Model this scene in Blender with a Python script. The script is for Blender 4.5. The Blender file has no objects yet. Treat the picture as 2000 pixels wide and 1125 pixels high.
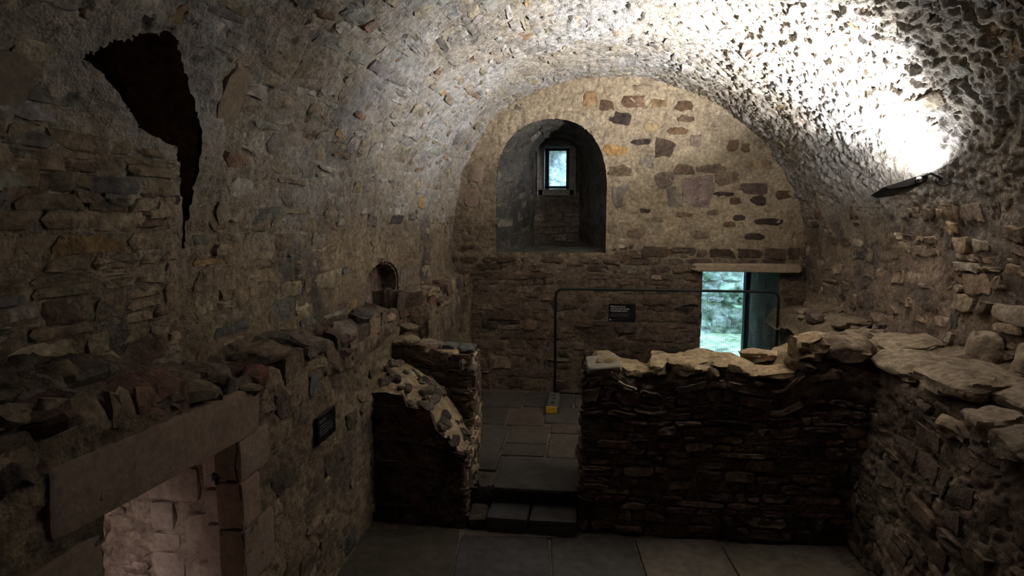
import bpy, math, random
import numpy as np
from mathutils import Matrix, Vector

SC = bpy.context.scene
COL = SC.collection
rng = np.random.default_rng(7)
R = math.radians

# ------------------------------------------------------------------ camera, sky, exposure
CAM = np.array([0.0, 0.0, 3.3]); PITCH = R(6.772); YAW = R(7.076); FPX = 1200.0
cam_d = bpy.data.cameras.new('camera'); cam_d.sensor_width = 36.0; cam_d.lens = 21.6
cam_d.clip_start = 0.05; cam_d.clip_end = 200
cam = bpy.data.objects.new('camera', cam_d); COL.objects.link(cam)
cam.location = CAM; cam.rotation_euler = (math.pi / 2 - PITCH, 0, YAW)
SC.camera = cam
wd = bpy.data.worlds.new('overcast_sky'); SC.world = wd; wd.use_nodes = True
bgn = wd.node_tree.nodes['Background']
bgn.inputs[0].default_value = (0.48, 0.80, 1.0, 1); bgn.inputs[1].default_value = 8.5
SC.view_settings.view_transform = 'Standard'; SC.view_settings.look = 'None'
SC.view_settings.gamma = 1.0; SC.view_settings.use_curve_mapping = False
SC.view_settings.exposure = 0.0
SC.cycles.diffuse_bounces = 6; SC.cycles.max_bounces = 10
SC.cycles.sample_clamp_indirect = 6.0

# floodlight on the right wall: the chamber's only lamp
LAMP_POS = Vector((3.0, 6.45, 3.60)); LAMP_N = Vector((-0.32, 0.24, 0.92)).normalized()
def floodlight_beam(axis, watts, spread):
    ld = bpy.data.lights.new('floodlight_beam', 'AREA'); ld.shape = 'RECTANGLE'; ld.size = 0.22; ld.size_y = 0.16
    ld.energy = watts; ld.color = (1.0, 0.975, 0.955); ld.spread = R(spread)
    lo = bpy.data.objects.new('floodlight_beam', ld); COL.objects.link(lo); axis = Vector(axis).normalized()
    lo.location = LAMP_POS + LAMP_N * 0.014
    lo.rotation_euler = (-axis).to_track_quat('Z', 'Y').to_euler()
floodlight_beam((-0.54, 0.30, 0.80), 365.0, 116)     # main lobe
floodlight_beam(LAMP_N, 46.0, 180)                   # wide spill
# ceiling lamp of the side room behind the left doorway
l2 = bpy.data.lights.new('side_room_lamp', 'AREA'); l2.shape = 'DISK'; l2.size = 0.14
l2.energy = 52.0; l2.color = (1.0, 0.90, 0.86)
l2o = bpy.data.objects.new('side_room_lamp', l2); COL.objects.link(l2o); l2o.location = (-2.9, 1.35, 1.88)

# ------------------------------------------------------------------ noise
_pr = np.random.default_rng(3)
PERM = _pr.permutation(256); PERM = np.concatenate([PERM, PERM, PERM])
GR = _pr.normal(size=(256, 3)); GR /= np.linalg.norm(GR, axis=1)[:, None]
def pn(p):
    i = np.floor(p).astype(np.int64); f = p - i; i &= 255
    u = f * f * f * (f * (f * 6 - 15) + 10)
    out = 0
    for dx in (0, 1):
        wx = u[..., 0] if dx else 1 - u[..., 0]; px = PERM[i[..., 0] + dx]
        for dy in (0, 1):
            wy = u[..., 1] if dy else 1 - u[..., 1]; py = PERM[px + i[..., 1] + dy]
            for dz in (0, 1):
                wz = u[..., 2] if dz else 1 - u[..., 2]
                g = GR[PERM[py + i[..., 2] + dz]]
                out = out + wx * wy * wz * (g[..., 0] * (f[..., 0] - dx) + g[..., 1] * (f[..., 1] - dy) + g[..., 2] * (f[..., 2] - dz))
    return out * 1.5
def sstep(a, b, x):
    t = np.clip((x - a) / (b - a), 0, 1); return t * t * (3 - 2 * t)
def D(p, spec, mod=None):
    d = np.zeros(p.shape[:-1])
    for k, (ty, amp, fr) in enumerate(spec):
        fr = np.array(fr if isinstance(fr, tuple) else (fr,) * 3)
        n = pn(p * fr + 17.3 * k)
        if ty == 'n': d += amp * n
        elif ty == 'r': d += amp * (1 - 2.4 * np.abs(n))
        elif ty == 'p': d -= amp * sstep(.16, .5, n)
        elif ty == 'l': d += amp * (2.2 * np.abs(n) - .5)
        elif ty == 'c': d -= amp * sstep(.34, .52, n)
        elif ty == 'b': d += amp * sstep(-.25, .25, n)
    if mod is not None: d = d * mod(p)
    return d

# ------------------------------------------------------------------ materials
def nd(t, kind, **kw):
    n = t.nodes.new(kind)
    for k, v in kw.items(): setattr(n, k, v)
    return n
def stone_mat(name, bump=0.5, scale=14.0, vary=0.55, rough=0.92, dist=0.02, aniso=(1, 1, 1)):
    m = bpy.data.materials.new(name); m.use_nodes = True; t = m.node_tree
    bs = t.nodes['Principled BSDF']; bs.inputs['Roughness'].default_value = rough
    bs.inputs['Specular IOR Level'].default_value = 0.18
    L = t.links.new
    at = nd(t, 'ShaderNodeAttribute', attribute_name='Col')
    geo = nd(t, 'ShaderNodeNewGeometry')
    mp = nd(t, 'ShaderNodeMapping'); mp.inputs['Scale'].default_value = aniso; L(geo.outputs['Position'], mp.inputs[0])
    n1 = nd(t, 'ShaderNodeTexNoise'); n1.inputs['Scale'].default_value = scale; n1.inputs['Detail'].default_value = 9; n1.inputs['Roughness'].default_value = .68
    n2 = nd(t, 'ShaderNodeTexNoise'); n2.inputs['Scale'].default_value = scale * .27; n2.inputs['Detail'].default_value = 6; n2.inputs['Roughness'].default_value = .6
    L(mp.outputs[0], n1.inputs[0]); L(mp.outputs[0], n2.inputs[0])
    r1 = nd(t, 'ShaderNodeMapRange'); r1.inputs[1].default_value = .3; r1.inputs[2].default_value = .7
    r1.inputs[3].default_value = 1 - vary; r1.inputs[4].default_value = 1 + vary * .8; L(n1.outputs[0], r1.inputs[0])
    r2 = nd(t, 'ShaderNodeMapRange'); r2.inputs[1].default_value = .32; r2.inputs[2].default_value = .68
    r2.inputs[3].default_value = 1 - vary * .6; r2.inputs[4].default_value = 1 + vary * .5; L(n2.outputs[0], r2.inputs[0])
    mu = nd(t, 'ShaderNodeMath', operation='MULTIPLY'); L(r1.outputs[0], mu.inputs[0]); L(r2.outputs[0], mu.inputs[1])
    vm = nd(t, 'ShaderNodeVectorMath', operation='SCALE'); L(at.outputs['Color'], vm.inputs[0]); L(mu.outputs[0], vm.inputs['Scale'])
    L(vm.outputs[0], bs.inputs['Base Color'])
    vo = nd(t, 'ShaderNodeTexVoronoi'); vo.inputs['Scale'].default_value = scale * 2.2; L(mp.outputs[0], vo.inputs[0])
    ad = nd(t, 'ShaderNodeMath', operation='MULTIPLY_ADD'); ad.inputs[1].default_value = .35
    L(vo.outputs['Distance'], ad.inputs[0]); L(n1.outputs[0], ad.inputs[2])
    bp = nd(t, 'ShaderNodeBump'); bp.inputs['Strength'].default_value = bump; bp.inputs['Distance'].default_value = dist
    L(ad.outputs[0], bp.inputs['Height']); L(bp.outputs[0], bs.inputs['Normal'])
    return m
M_STONE = stone_mat('rubble_sandstone', .7, 16, .6)
M_MORTAR = stone_mat('lime_mortar', .8, 22, .5, dist=.022)
M_HARL = stone_mat('rough_vault_harling', .8, 26, .45, dist=.022)
M_DRESS = stone_mat('dressed_sandstone', .3, 22, .3, dist=.012)
M_FLAG = stone_mat('worn_flagstone', .22, 9, .35, .62, dist=.01)
M_MOSS = stone_mat('mossy_rock', .9, 7, .8, dist=.05)
def flat_mat(name, col, rough=.5, metal=0.0, noise=.15, scale=60):
    m = bpy.data.materials.new(name); m.use_nodes = True; t = m.node_tree; b = t.nodes['Principled BSDF']
    b.inputs['Roughness'].default_value = rough; b.inputs['Metallic'].default_value = metal
    n = nd(t, 'ShaderNodeTexNoise'); n.inputs['Scale'].default_value = scale; n.inputs['Detail'].default_value = 5
    tc = nd(t, 'ShaderNodeTexCoord'); t.links.new(tc.outputs['Object'], n.inputs[0])
    r = nd(t, 'ShaderNodeMapRange'); r.inputs[3].default_value = 1 - noise; r.inputs[4].default_value = 1 + noise; t.links.new(n.outputs[0], r.inputs[0])
    v = nd(t, 'ShaderNodeVectorMath', operation='SCALE'); v.inputs[0].default_value = col
    t.links.new(r.outputs[0], v.inputs['Scale']); t.links.new(v.outputs[0], b.inputs['Base Color'])
    return m
M_BLACK = flat_mat('black_powder_coat', (.012, .012, .013), .45)
M_SIGN = flat_mat('black_sign_print', (.008, .008, .009), .35)
M_INK = flat_mat('white_sign_ink', (.55, .55, .55), .6)
M_INKDIM = flat_mat('grey_sign_ink', (.10, .10, .10), .6)
M_GALV = flat_mat('dark_galvanised_tube', (.014, .017, .016), .5, .3)
M_WIRE = flat_mat('dark_wire', (.02, .024, .022), .5, .3)
M_RUBBER = flat_mat('grey_recycled_rubber', (.075, .072, .068), .85, 0, .3)
M_YELLOW = flat_mat('yellow_reflector', (.62, .40, .02), .4)
M_HOUSE = flat_mat('charcoal_lamp_housing', (.014, .013, .015), .6)
M_CHROME = flat_mat('bright_steel', (.75, .72, .7), .18, 1.0, .05)
M_IRON = flat_mat('rusty_iron', (.035, .04, .05), .6, .5, .4)
M_FRAME = flat_mat('dark_window_frame', (.02, .025, .03), .45)
def lens_mat():
    m = bpy.data.materials.new('lamp_lens'); m.use_nodes = True
    b = m.node_tree.nodes['Principled BSDF']; b.inputs['Emission Color'].default_value = (1, .95, .88, 1); b.inputs['Emission Strength'].default_value = 12
    return m
def glass_mat():
    m = bpy.data.materials.new('clear_window_glass'); m.use_nodes = True; t = m.node_tree; t.nodes.clear()
    o = nd(t, 'ShaderNodeOutputMaterial'); mx = nd(t, 'ShaderNodeMixShader'); tr = nd(t, 'ShaderNodeBsdfTransparent'); gl = nd(t, 'ShaderNodeBsdfGlossy')
    gl.inputs['Roughness'].default_value = .02; fr = nd(t, 'ShaderNodeFresnel'); fr.inputs[0].default_value = 1.45
    tr.inputs[0].default_value = (.95, .98, 1, 1)
    t.links.new(fr.outputs[0], mx.inputs[0]); t.links.new(tr.outputs[0], mx.inputs[1]); t.links.new(gl.outputs[0], mx.inputs[2]); t.links.new(mx.outputs[0], o.inputs[0])
    return m
M_LENS = lens_mat(); M_GLASS = glass_mat()

# ------------------------------------------------------------------ mesh helpers
def mesh_obj(name, V, F, mat, parent=None, cols=None, loc=None, smooth=True, sharp=0):
    """V (n,3) world coordinates, F (m,4) or list; linked as one object."""
    V = np.asarray(V, dtype=np.float64)
    if loc is None: loc = (0, 0, 0)
    V = V - np.asarray(loc)
    me = bpy.data.meshes.new(name)
    if isinstance(F, np.ndarray):
        n, k = F.shape
        me.vertices.add(len(V)); me.vertices.foreach_set('co', V.ravel().astype(np.float32))
        me.loops.add(n * k); me.loops.foreach_set('vertex_index', F.ravel().astype(np.int32))
        me.polygons.add(n); me.polygons.foreach_set('loop_start', np.arange(0, n * k, k, dtype=np.int32))
        me.update(calc_edges=True)
    else:
        me.from_pydata(V.tolist(), [], [list(f) for f in F])
    me.polygons.foreach_set('use_smooth', np.full(len(me.polygons), smooth))
    if cols is not None:
        cols = np.asarray(cols, dtype=np.float32)
        if cols.ndim == 1: cols = np.tile(cols[:3], (len(V), 1))
        c4 = np.ones((len(V), 4), np.float32); c4[:, :3] = np.clip(cols[:, :3], .001, 1)
        a = me.attributes.new('Col', 'FLOAT_COLOR', 'POINT'); a.data.foreach_set('color', c4.ravel())
    me.materials.append(mat); me.update()
    if sharp: me.set_sharp_from_angle(angle=R(sharp))
    o = bpy.data.objects.new(name, me); COL.objects.link(o); o.location = loc
    if parent is not None:
        o.parent = parent
        if parent.parent is None and (parent.location.length > 0 or any(parent.rotation_euler)):
            o.matrix_parent_inverse = Matrix.LocRotScale(parent.location, parent.rotation_euler, None).inverted()
    return o
def struct(o, label=None):
    o['kind'] = 'structure'
    if label: o['label'] = label
    return o
def tag(o, label, cat, group=None):
    o['label'] = label; o['category'] = cat
    if group: o['group'] = group
    return o
def empty(name, loc, rot=(0, 0, 0)):
    o = bpy.data.objects.new(name, None); o.empty_display_size = .05; COL.objects.link(o); o.location = loc; o.rotation_euler = rot
    return o
def normals(P, u, v, sgn):
    e = 2e-3
    n = np.cross(P(u + e, v) - P(u - e, v), P(u, v + e) - P(u, v - e))
    n /= np.linalg.norm(n, axis=-1)[..., None] + 1e-12
    return n * sgn
def face_sign(P, u, v, ref):
    n = normals(P, u, v, 1.0); p = P(u, v)
    return 1.0 if ((ref - p) * n).sum() > 0 else -1.0
def inside_poly(x, y, poly):
    r = np.zeros(x.shape, bool); q = np.asarray(poly); n = len(q); j = n - 1
    for i in range(n):
        xi, yi = q[i]; xj, yj = q[j]
        c = ((yi > y) != (yj > y)) & (x < (xj - xi) * (y - yi) / (yj - yi + 1e-12) + xi)
        r ^= c; j = i
    return r
def rough_poly(poly, step=.03, amp=.012, seed=1):
    r = np.random.default_rng(seed); q = np.asarray(poly, float); out = []
    for i in range(len(q)):
        b = q[(i + 1) % len(q)]; m = max(1, int(np.linalg.norm(b - q[i]) / step))
        for k in range(m): out.append(q[i] + (b - q[i]) * k / m + (r.normal(0, amp, 2) if k else 0))
    return np.array(out)
def snap(u, v, poly, tol):
    q = np.asarray(poly, float); sel = (u > q[:, 0].min() - tol) & (u < q[:, 0].max() + tol) & (v > q[:, 1].min() - tol) & (v < q[:, 1].max() + tol)
    if not sel.any(): return u, v
    p = np.stack([u[sel], v[sel]], 1); best = np.full(len(p), 9.); res = p.copy()
    for i in range(len(q)):
        a = q[i]; d = q[(i + 1) % len(q)] - a; t = np.clip(((p - a) @ d) / (d @ d + 1e-12), 0, 1); c = a + t[:, None] * d
        e = np.linalg.norm(p - c, axis=1); m = e < best; best[m] = e[m]; res[m] = c[m]
    m = best < tol; p[m] = res[m]; u = u.copy(); v = v.copy(); u[sel] = p[:, 0]; v[sel] = p[:, 1]
    return u, v
def grid_faces(nu, nv):
    a = np.arange(nu * nv).reshape(nu, nv)
    return np.stack([a[:-1, :-1], a[1:, :-1], a[1:, 1:], a[:-1, 1:]], -1)
class Patch:
    """A surface P(u, v): its displaced mortar grid and the stones set into it."""
    def __init__(s, P, low, high, ref=CAM, mod=None, sgn=None, uvref=None):
        s.P, s.low, s.high, s.ref, s.mod = P, low, high, np.asarray(ref, float), mod
        s.sgn = sgn; s.holes = []
    def sign(s, u, v):
        if s.sgn is None: s.sgn = face_sign(s.P, u, v, s.ref)
        return s.sgn
    def mesh(s, name, U, V, mat, colf, parent=None, clip=None, shift=0.0):
        u, v = np.meshgrid(U, V, indexing='ij'); sg = s.sign(u, v)
        for h in s.holes: u, v = snap(u, v, h, .6 * max(np.min(np.diff(U)), np.min(np.diff(V))))
        p = s.P(u, v); n = normals(s.P, u, v, sg)
        p = p + n * (D(p, s.low) + D(p, s.high, s.mod) + shift)[..., None]
        F = grid_faces(len(U), len(V))
        uc = (u[:-1, :-1] + u[1:, 1:]) / 2; vc = (v[:-1, :-1] + v[1:, 1:]) / 2
        keep = np.ones(uc.shape, bool)
        for h in s.holes: keep &= ~inside_poly(uc, vc, h)
        if clip is not None: keep &= clip(uc, vc)
        F = F[keep]
        if sg < 0: F = F[:, ::-1]
        pf = p.reshape(-1, 3); used = np.unique(F); mp = np.zeros(len(pf), np.int64); mp[used] = np.arange(len(used))
        V3 = pf[used]
        return mesh_obj(name, V3, mp[F], mat, parent, colf(V3))
    def stones(s, polys, hts, cols, parent, mat=None, name='stone', limit=300, jitter=.012, minshow=.002, stuff='rubble_fill', deep=.03):
        """polys (S,10,2) outlines in (u,v); up to `limit` become parts, the rest one stuff mesh."""
        mat = mat or M_STONE
        polys = np.asarray(polys); S = len(polys)
        if S == 0: return
        hts = np.asarray(hts); cols = np.asarray(cols)
        c = polys.mean(1); ok = np.ones(S, bool)
        for h in s.holes:
            ok &= ~inside_poly(c[:, 0], c[:, 1], h)
            lo, hi_ = polys.min(1), polys.max(1); hv_ = np.asarray(h)
            ok &= ~((hv_[None, :, 0] > lo[:, None, 0]) & (hv_[None, :, 0] < hi_[:, None, 0]) & (hv_[None, :, 1] > lo[:, None, 1]) & (hv_[None, :, 1] < hi_[:, None, 1])).any(1)
            for k in range(0, 10, 2): ok &= ~inside_poly(polys[:, k, 0], polys[:, k, 1], h)
        polys, hts, cols, c = polys[ok], hts[ok], cols[ok], c[ok]; S = len(polys)
        if S == 0: return
        r = np.random.default_rng(S)
        d = polys - c[:, None]
        rings = np.concatenate([polys, c[:, None] + d * .96, c[:, None] + d * .80, c[:, None]], 1)  # 31 verts
        tl = r.normal(0, .055, (S, 1, 2)) * (1 if jitter > .01 else .5); tilt = np.clip((d * tl).sum(-1), -.012, .012)
        ht = np.concatenate([np.full((S, 10), -deep), (hts[:, None] - .005) + r.normal(0, jitter * .35, (S, 10)) + tilt,
                             hts[:, None] + r.normal(0, jitter * .45, (S, 10)) + tilt * .8, hts[:, None] + r.normal(0, jitter * .4, (S, 1))], 1)
        u, v = rings[..., 0], rings[..., 1]; sg = s.sign(u, v)
        p = s.P(u, v); n = normals(s.P, u, v, sg)
        p = p + n * (D(p, s.low) + ht)[..., None]
        k = np.arange(10); k2 = (k + 1) % 10
        F = [[a, b, b + 10, a + 10] for a, b in zip(k, k2)] + [[a + 10, b + 10, b + 20, a + 20] for a, b in zip(k, k2)] + [[a + 20, b + 20, 30] for a, b in zip(k, k2)]
        # which stones show largest
        pc = p[:, 30]; dv = pc - CAM; dist = np.linalg.norm(dv, axis=1)
        area = np.abs((polys[:, :, 0] * np.roll(polys[:, :, 1], -1, 1) - np.roll(polys[:, :, 0], -1, 1) * polys[:, :, 1]).sum(1)) / 2
        cosv = np.abs((n[:, 30] * dv).sum(1)) / dist
        fw = np.array([-math.sin(YAW) * math.cos(PITCH), math.cos(YAW) * math.cos(PITCH), -math.sin(PITCH)])
        rt = np.array([math.cos(YAW), math.sin(YAW), 0]); up = np.cross(rt, fw)
        z = dv @ fw; sx = FPX * (dv @ rt) / z; sy = FPX * (dv @ up) / z
        infr = (z > .2) & (np.abs(sx) < 1030) & (np.abs(sy) < 590)
        score = area * cosv / dist ** 2 * infr * (hts > minshow)
        order = np.argsort(-score); big = [i for i in order[:limit] if score[i] * FPX ** 2 > 90]
        bigset = set(big); orient = 1 if s._ccw(polys) * sg > 0 else -1
        Ff = F if orient > 0 else [f[::-1] for f in F]
        for i in big:
            mesh_obj(name, p[i], Ff, mat, parent, cols[i], loc=p[i, 30], sharp=38)
        rest = [i for i in range(S) if i not in bigset]
        if rest:
            Q = np.array([f for f in Ff if len(f) == 4]); T = np.array([f for f in Ff if len(f) == 3]); T = np.concatenate([T, T[:, -1:]], 1)
            VV = p[rest].reshape(-1, 3); FF = []
            for j in range(len(rest)): FF += [[a + 31 * j for a in f] for f in Ff]
            o = mesh_obj(stuff, VV, FF, mat, parent, np.repeat(cols[rest], 31, 0), sharp=38); o['kind'] = 'stuff'
    def _ccw(s, polys):
        q = polys[0]; return (q[:, 0] * np.roll(q[:, 1], -1) - np.roll(q[:, 0], -1) * q[:, 1]).sum()

def cell_outline(c00, c10, c11, c01, r, rag=.1):
    c00, c10, c11, c01 = map(np.asarray, (c00, c10, c11, c01))
    lerp = lambda a, b, t: a + (b - a) * t
    pts = [lerp(c00, c10, t) for t in (.06, .36, .66, .95)] + [lerp(c10, c11, .5)] + [lerp(c11, c01, t) for t in (.05, .35, .65, .94)] + [lerp(c01, c00, .5)]
    pts = np.array(pts); cen = pts.mean(0)
    m = min(np.linalg.norm(c10 - c00), np.linalg.norm(c01 - c00))
    pts = pts + r.normal(0, rag * m * .5, pts.shape)
    for k in (0, 3, 5, 8): pts[k] = cen + (pts[k] - cen) * r.uniform(.90, 1.03)
    return pts
def coursed(u0, u1, v0, v1, ch, cw, seed, joint=.012, rag=.1, skip=.1, wav=.03, split=.15):
    """irregular courses of rubble over a (u, v) rectangle; returns list of 10-point outlines"""
    r = np.random.default_rng(seed); out = []
    lines = [v0]
    while lines[-1] < v1: lines.append(lines[-1] + r.uniform(*ch))
    ph = r.uniform(0, 9, (len(lines), 3))
    def ln(k, u): return lines[k] + wav * (math.sin(u * 1.9 + ph[k, 0]) * .5 + math.sin(u * 4.7 + ph[k, 1]) * .3 + math.sin(u * 9 + ph[k, 2]) * .2)
    for k in range(len(lines) - 1):
        u = u0 + r.uniform(-cw[0], 0)
        while u < u1:
            w = r.uniform(*cw) * (1.5 if r.random() < .12 else 1); ue = u + w; t0, t1 = r.normal(0, .018, 2)
            if r.random() > skip:
                a, b = max(u, u0), min(ue, u1); j = joint * r.uniform(.5, 1.6)
                if b - a > cw[0] * .4:
                    lo0, lo1, hi0, hi1 = ln(k, a) + j / 2, ln(k, b) + j / 2, ln(k + 1, a) - j / 2, ln(k + 1, b) - j / 2
                    if r.random() < split and hi0 - lo0 > ch[0] * 1.1:
                        f = r.uniform(.35, .65); m0, m1 = lo0 + (hi0 - lo0) * f, lo1 + (hi1 - lo1) * f
                        segs = [(lo0, lo1, m0 - j / 3, m1 - j / 3), (m0 + j / 3, m1 + j / 3, hi0, hi1)]
                    else: segs = [(lo0, lo1, hi0, hi1)]
                    for (p0, p1, q0, q1) in segs:
                        out.append(cell_outline((a + j / 2 + t0, p0), (b - j / 2 + t1, p1), (b - j / 2 - t1, q1), (a + j / 2 - t0, q0), r, rag))
            u = ue
    return np.array(out)
def blob(u, v, w, h, r, rag=.13):
    a = np.linspace(0, 2 * math.pi, 11)[:-1] + .15
    e = .62
    pts = np.stack([np.sign(np.cos(a)) * np.abs(np.cos(a)) ** e * w / 2, np.sign(np.sin(a)) * np.abs(np.sin(a)) ** e * h / 2], 1)
    pts += r.normal(0, rag * min(w, h) * .5, pts.shape)
    return pts + np.array([u, v])
def pick(n, palette, r, jit=.18):
    cols = np.array([c for c, w in palette]); w = np.array([w for c, w in palette], float); w /= w.sum()
    c = cols[r.choice(len(cols), n, p=w)] * np.exp(r.normal(0, jit, (n, 1)))
    return c * np.exp(r.normal(0, .018, (n, 3)))
def mix(a, b, t): return np.asarray(a) + (np.asarray(b) - np.asarray(a)) * t[..., None]
def two_tone(a, b, fr=1.2, sh=.0, c=None, cf=2.3):
    def f(p):
        t = sstep(-.25, .25, pn(p * fr + 5.1) * .7 + pn(p * fr * 3.1 + 2.2) * .35 + sh)
        q = mix(a, b, t)
        if c is not None: q = mix(q, np.broadcast_to(c, q.shape), sstep(.12, .38, pn(p * cf + 31.7))) if False else q * (1 - sstep(.12, .4, pn(p * cf + 31.7))[..., None]) + np.asarray(c) * sstep(.12, .4, pn(p * cf + 31.7))[..., None]
        return q
    return f
def rock(name, loc, dims, rot, seed, mat, col, parent, n=5, k=6.0, amp=.06, strata=0.0, taper=0.0):
    """a rounded, chipped block of stone: a closed mesh of its own"""
    r = np.random.default_rng(seed)
    dressed = k >= 9
    t = np.concatenate([[-1, -.93], np.linspace(-.6, .6, max(2, n - 3)), [.93, 1]]) if dressed else np.linspace(-1, 1, n)
    n = len(t); V = []; idx = {}; F = []
    def add(q):
        key = tuple(np.round(q, 5))
        if key not in idx: idx[key] = len(V); V.append(q)
        return idx[key]
    for ax in range(3):
        for s in (-1, 1):
            for i in range(n - 1):
                for j in range(n - 1):
                    qd = []
                    for (di, dj) in ((0, 0), (1, 0), (1, 1), (0, 1)):
                        q = [0, 0, 0]; q[ax] = s; q[(ax + 1) % 3] = t[i + di]; q[(ax + 2) % 3] = t[j + dj]; qd.append(add(tuple(q)))
                    F.append(qd if s > 0 else qd[::-1])
    V = np.array(V); L = (np.abs(V) ** k).sum(1) ** (1 / k); V = V / L[:, None]
    half = np.array(dims) / 2
    if not dressed:
        for _ in range(11):
            dd = r.normal(size=3); dd /= np.linalg.norm(dd); c_ = np.abs(V @ dd).max() * r.uniform(.66, .93)
            V = V - np.maximum(0, V @ dd - c_)[:, None] * dd
    W = V * half
    off = r.uniform(0, 50, 3); m = float(np.mean(half[:2]))
    W[:, :2] *= (1 + 2.2 * amp * pn(V * .9 + off)[:, None] + 1.6 * amp * pn(V * 2.3 + off)[:, None])
    W[:, 2] += half[2] * (amp * 5) * pn(V * 1.3 + off + 9)
    if strata: W[:, :2] *= (1 + strata * pn(np.stack([V[:, 0] * .4, V[:, 1] * .4, W[:, 2] * 22], 1) + off)[:, None])
    if taper: W[:, :2] *= (1 - taper * (V[:, 2] * .5 + .5))[:, None]
    Rm = np.array(Matrix.Identity(3)); Rm = np.array((Matrix.Rotation(rot[2], 3, 'Z') @ Matrix.Rotation(rot[1], 3, 'Y') @ Matrix.Rotation(rot[0], 3, 'X')))
    W = W @ Rm.T + np.array(loc)
    return mesh_obj(name, W, np.array(F), mat, parent, col, loc=loc, sharp=30)
class MB:
    """small collector for hard-surface parts"""
    def __init__(s): s.V = []; s.F = []
    def box(s, c, d, rot=None, bev=.0):
        c = np.array(c, float); d = np.array(d, float) / 2; b = min(bev, d.min() * .9)
        base = len(s.V); pts = []
        for ax in range(3):
            for sg in (-1, 1):
                a1, a2 = (ax + 1) % 3, (ax + 2) % 3
                for (i, j) in ((-1, -1), (1, -1), (1, 1), (-1, 1)):
                    q = np.zeros(3); q[ax] = sg * d[ax]; q[a1] = i * (d[a1] - b); q[a2] = j * (d[a2] - b); pts.append(q)
        pts = np.array(pts)
        f = []
        ids = {}
        for n, (ax, sg) in enumerate([(a, g) for a in range(3) for g in (-1, 1)]):
            q = [4 * n + i for i in range(4)]; f.append(q if sg > 0 else q[::-1])
        if b > 0:
            import itertools
            def find(ax, sg, i1, i2):  # corner of face ax/sg with signs of the other axes
                a1, a2 = (ax + 1) % 3, (ax + 2) % 3; n = ax * 2 + (sg > 0)
                return 4 * n + {(-1, -1): 0, (1, -1): 1, (1, 1): 2, (-1, 1): 3}[(i1, i2)]
            def vert(ax, sgs):
                return find(ax, sgs[ax], sgs[(ax + 1) % 3], sgs[(ax + 2) % 3])
            for sgs in itertools.product((-1, 1), repeat=3):
                t = [vert(a, sgs) for a in range(3)]; f.append(t if np.prod(sgs) > 0 else t[::-1])
            for e in range(3):
                a, b2 = (e + 1) % 3, (e + 2) % 3
                for s1 in (-1, 1):
                    for s2 in (-1, 1):
                        lo = [0, 0, 0]; lo[e] = -1; lo[a] = s1; lo[b2] = s2; hi = list(lo); hi[e] = 1
                        q = [vert(a, lo), vert(a, hi), vert(b2, hi), vert(b2, lo)]
                        f.append(q if s1 * s2 < 0 else q[::-1])
        if rot is not None: pts = pts @ np.array(rot).T
        s.V += [tuple(q) for q in pts + c]; s.F += [[i + base for i in q] for q in f]; return s
    def tube(s, path, rad, n=8, closed=False):
        path = [np.array(q, float) for q in path]; base = len(s.V); m = len(path)
        prev = None
        for i, q in enumerate(path):
            a = path[i - 1] if (i > 0 or closed) else q; b = path[(i + 1) % m] if (i < m - 1 or closed) else q
            t = b - a; t /= np.linalg.norm(t)
            ref = np.array([0, 0, 1.]) if abs(t[2]) < .9 else np.array([0, 1., 0])
            x = np.cross(t, ref) if prev is None else prev - t * (prev @ t); x /= np.linalg.norm(x); prev = x; y = np.cross(t, x)
            for k in range(n):
                w = 2 * math.pi * k / n; s.V.append(tuple(q + rad * (x * math.cos(w) + y * math.sin(w))))
        for i in range(m if closed else m - 1):
            for k in range(n):
                a = base + i * n + k; b = base + i * n + (k + 1) % n; c = base + ((i + 1) % m) * n + (k + 1) % n; d = base + ((i + 1) % m) * n + k
                s.F.append([a, b, c, d])
        if not closed:
            s.F.append([base + k for k in range(n)][::-1]); s.F.append([base + (m - 1) * n + k for k in range(n)])
        return s
    def cyl(s, a, b, r, n=16): return s.tube([a, b], r, n)
    def build(s, name, mat, parent=None, smooth=False):
        return mesh_obj(name, np.array(s.V), s.F, mat, parent, smooth=smooth)

# ------------------------------------------------------------------ palettes (linear albedo)
TAN, BUFF, GREY, DGREY, RED, DRED, OCH, PINK = (.34, .265, .18), (.42, .34, .24), (.26, .24, .21), (.12, .115, .11), (.20, .12, .085), (.13, .08, .06), (.42, .26, .10), (.30, .23, .20)
LIME, LIMEW, LIMET = (.44, .38, .29), (.50, .47, .43), (.38, .30, .20)

# ------------------------------------------------------------------ vault and upper walls
CX, ZS, ZA = .35, 2.6, 5.45
def XL(Y): return -2.25 - .07 * (10.1 - Y)
def XR(Y): return 3.35 + .07 * (10.1 - Y)
_p = [(-1, z) for z in np.linspace(1.7, ZS, 30)[:-1]]
for f in np.linspace(0, math.pi / 2, 200)[:-1]: _p.append((-math.cos(f) ** (2 / 2.45), ZS + (ZA - ZS) * math.sin(f) ** (2 / 2.45)))
for f in np.linspace(math.pi / 2, 0, 200): _p.append((math.cos(f), ZS + (ZA - ZS) * math.sin(f)))
_p += [(1, z) for z in np.linspace(ZS, 1.6, 30)[1:]]
PP = np.array(_p); _q = PP.copy(); _q[:, 0] *= np.where(PP[:, 0] < 0, 2.8, 3.2)
PS = np.r_[0, np.cumsum(np.linalg.norm(np.diff(_q, axis=0), axis=1))]
def vault(Y, v):
    Y = np.asarray(Y, float); v = np.asarray(v, float)
    xn = np.interp(v, PS, PP[:, 0]); z = np.interp(v, PS, PP[:, 1])
    return np.stack([np.where(xn < 0, CX + xn * (CX - XL(Y)), CX + xn * (XR(Y) - CX)), Y, z], -1)
VL, VR = 1.50, 9.45      # where walls pass into the vault
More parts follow.
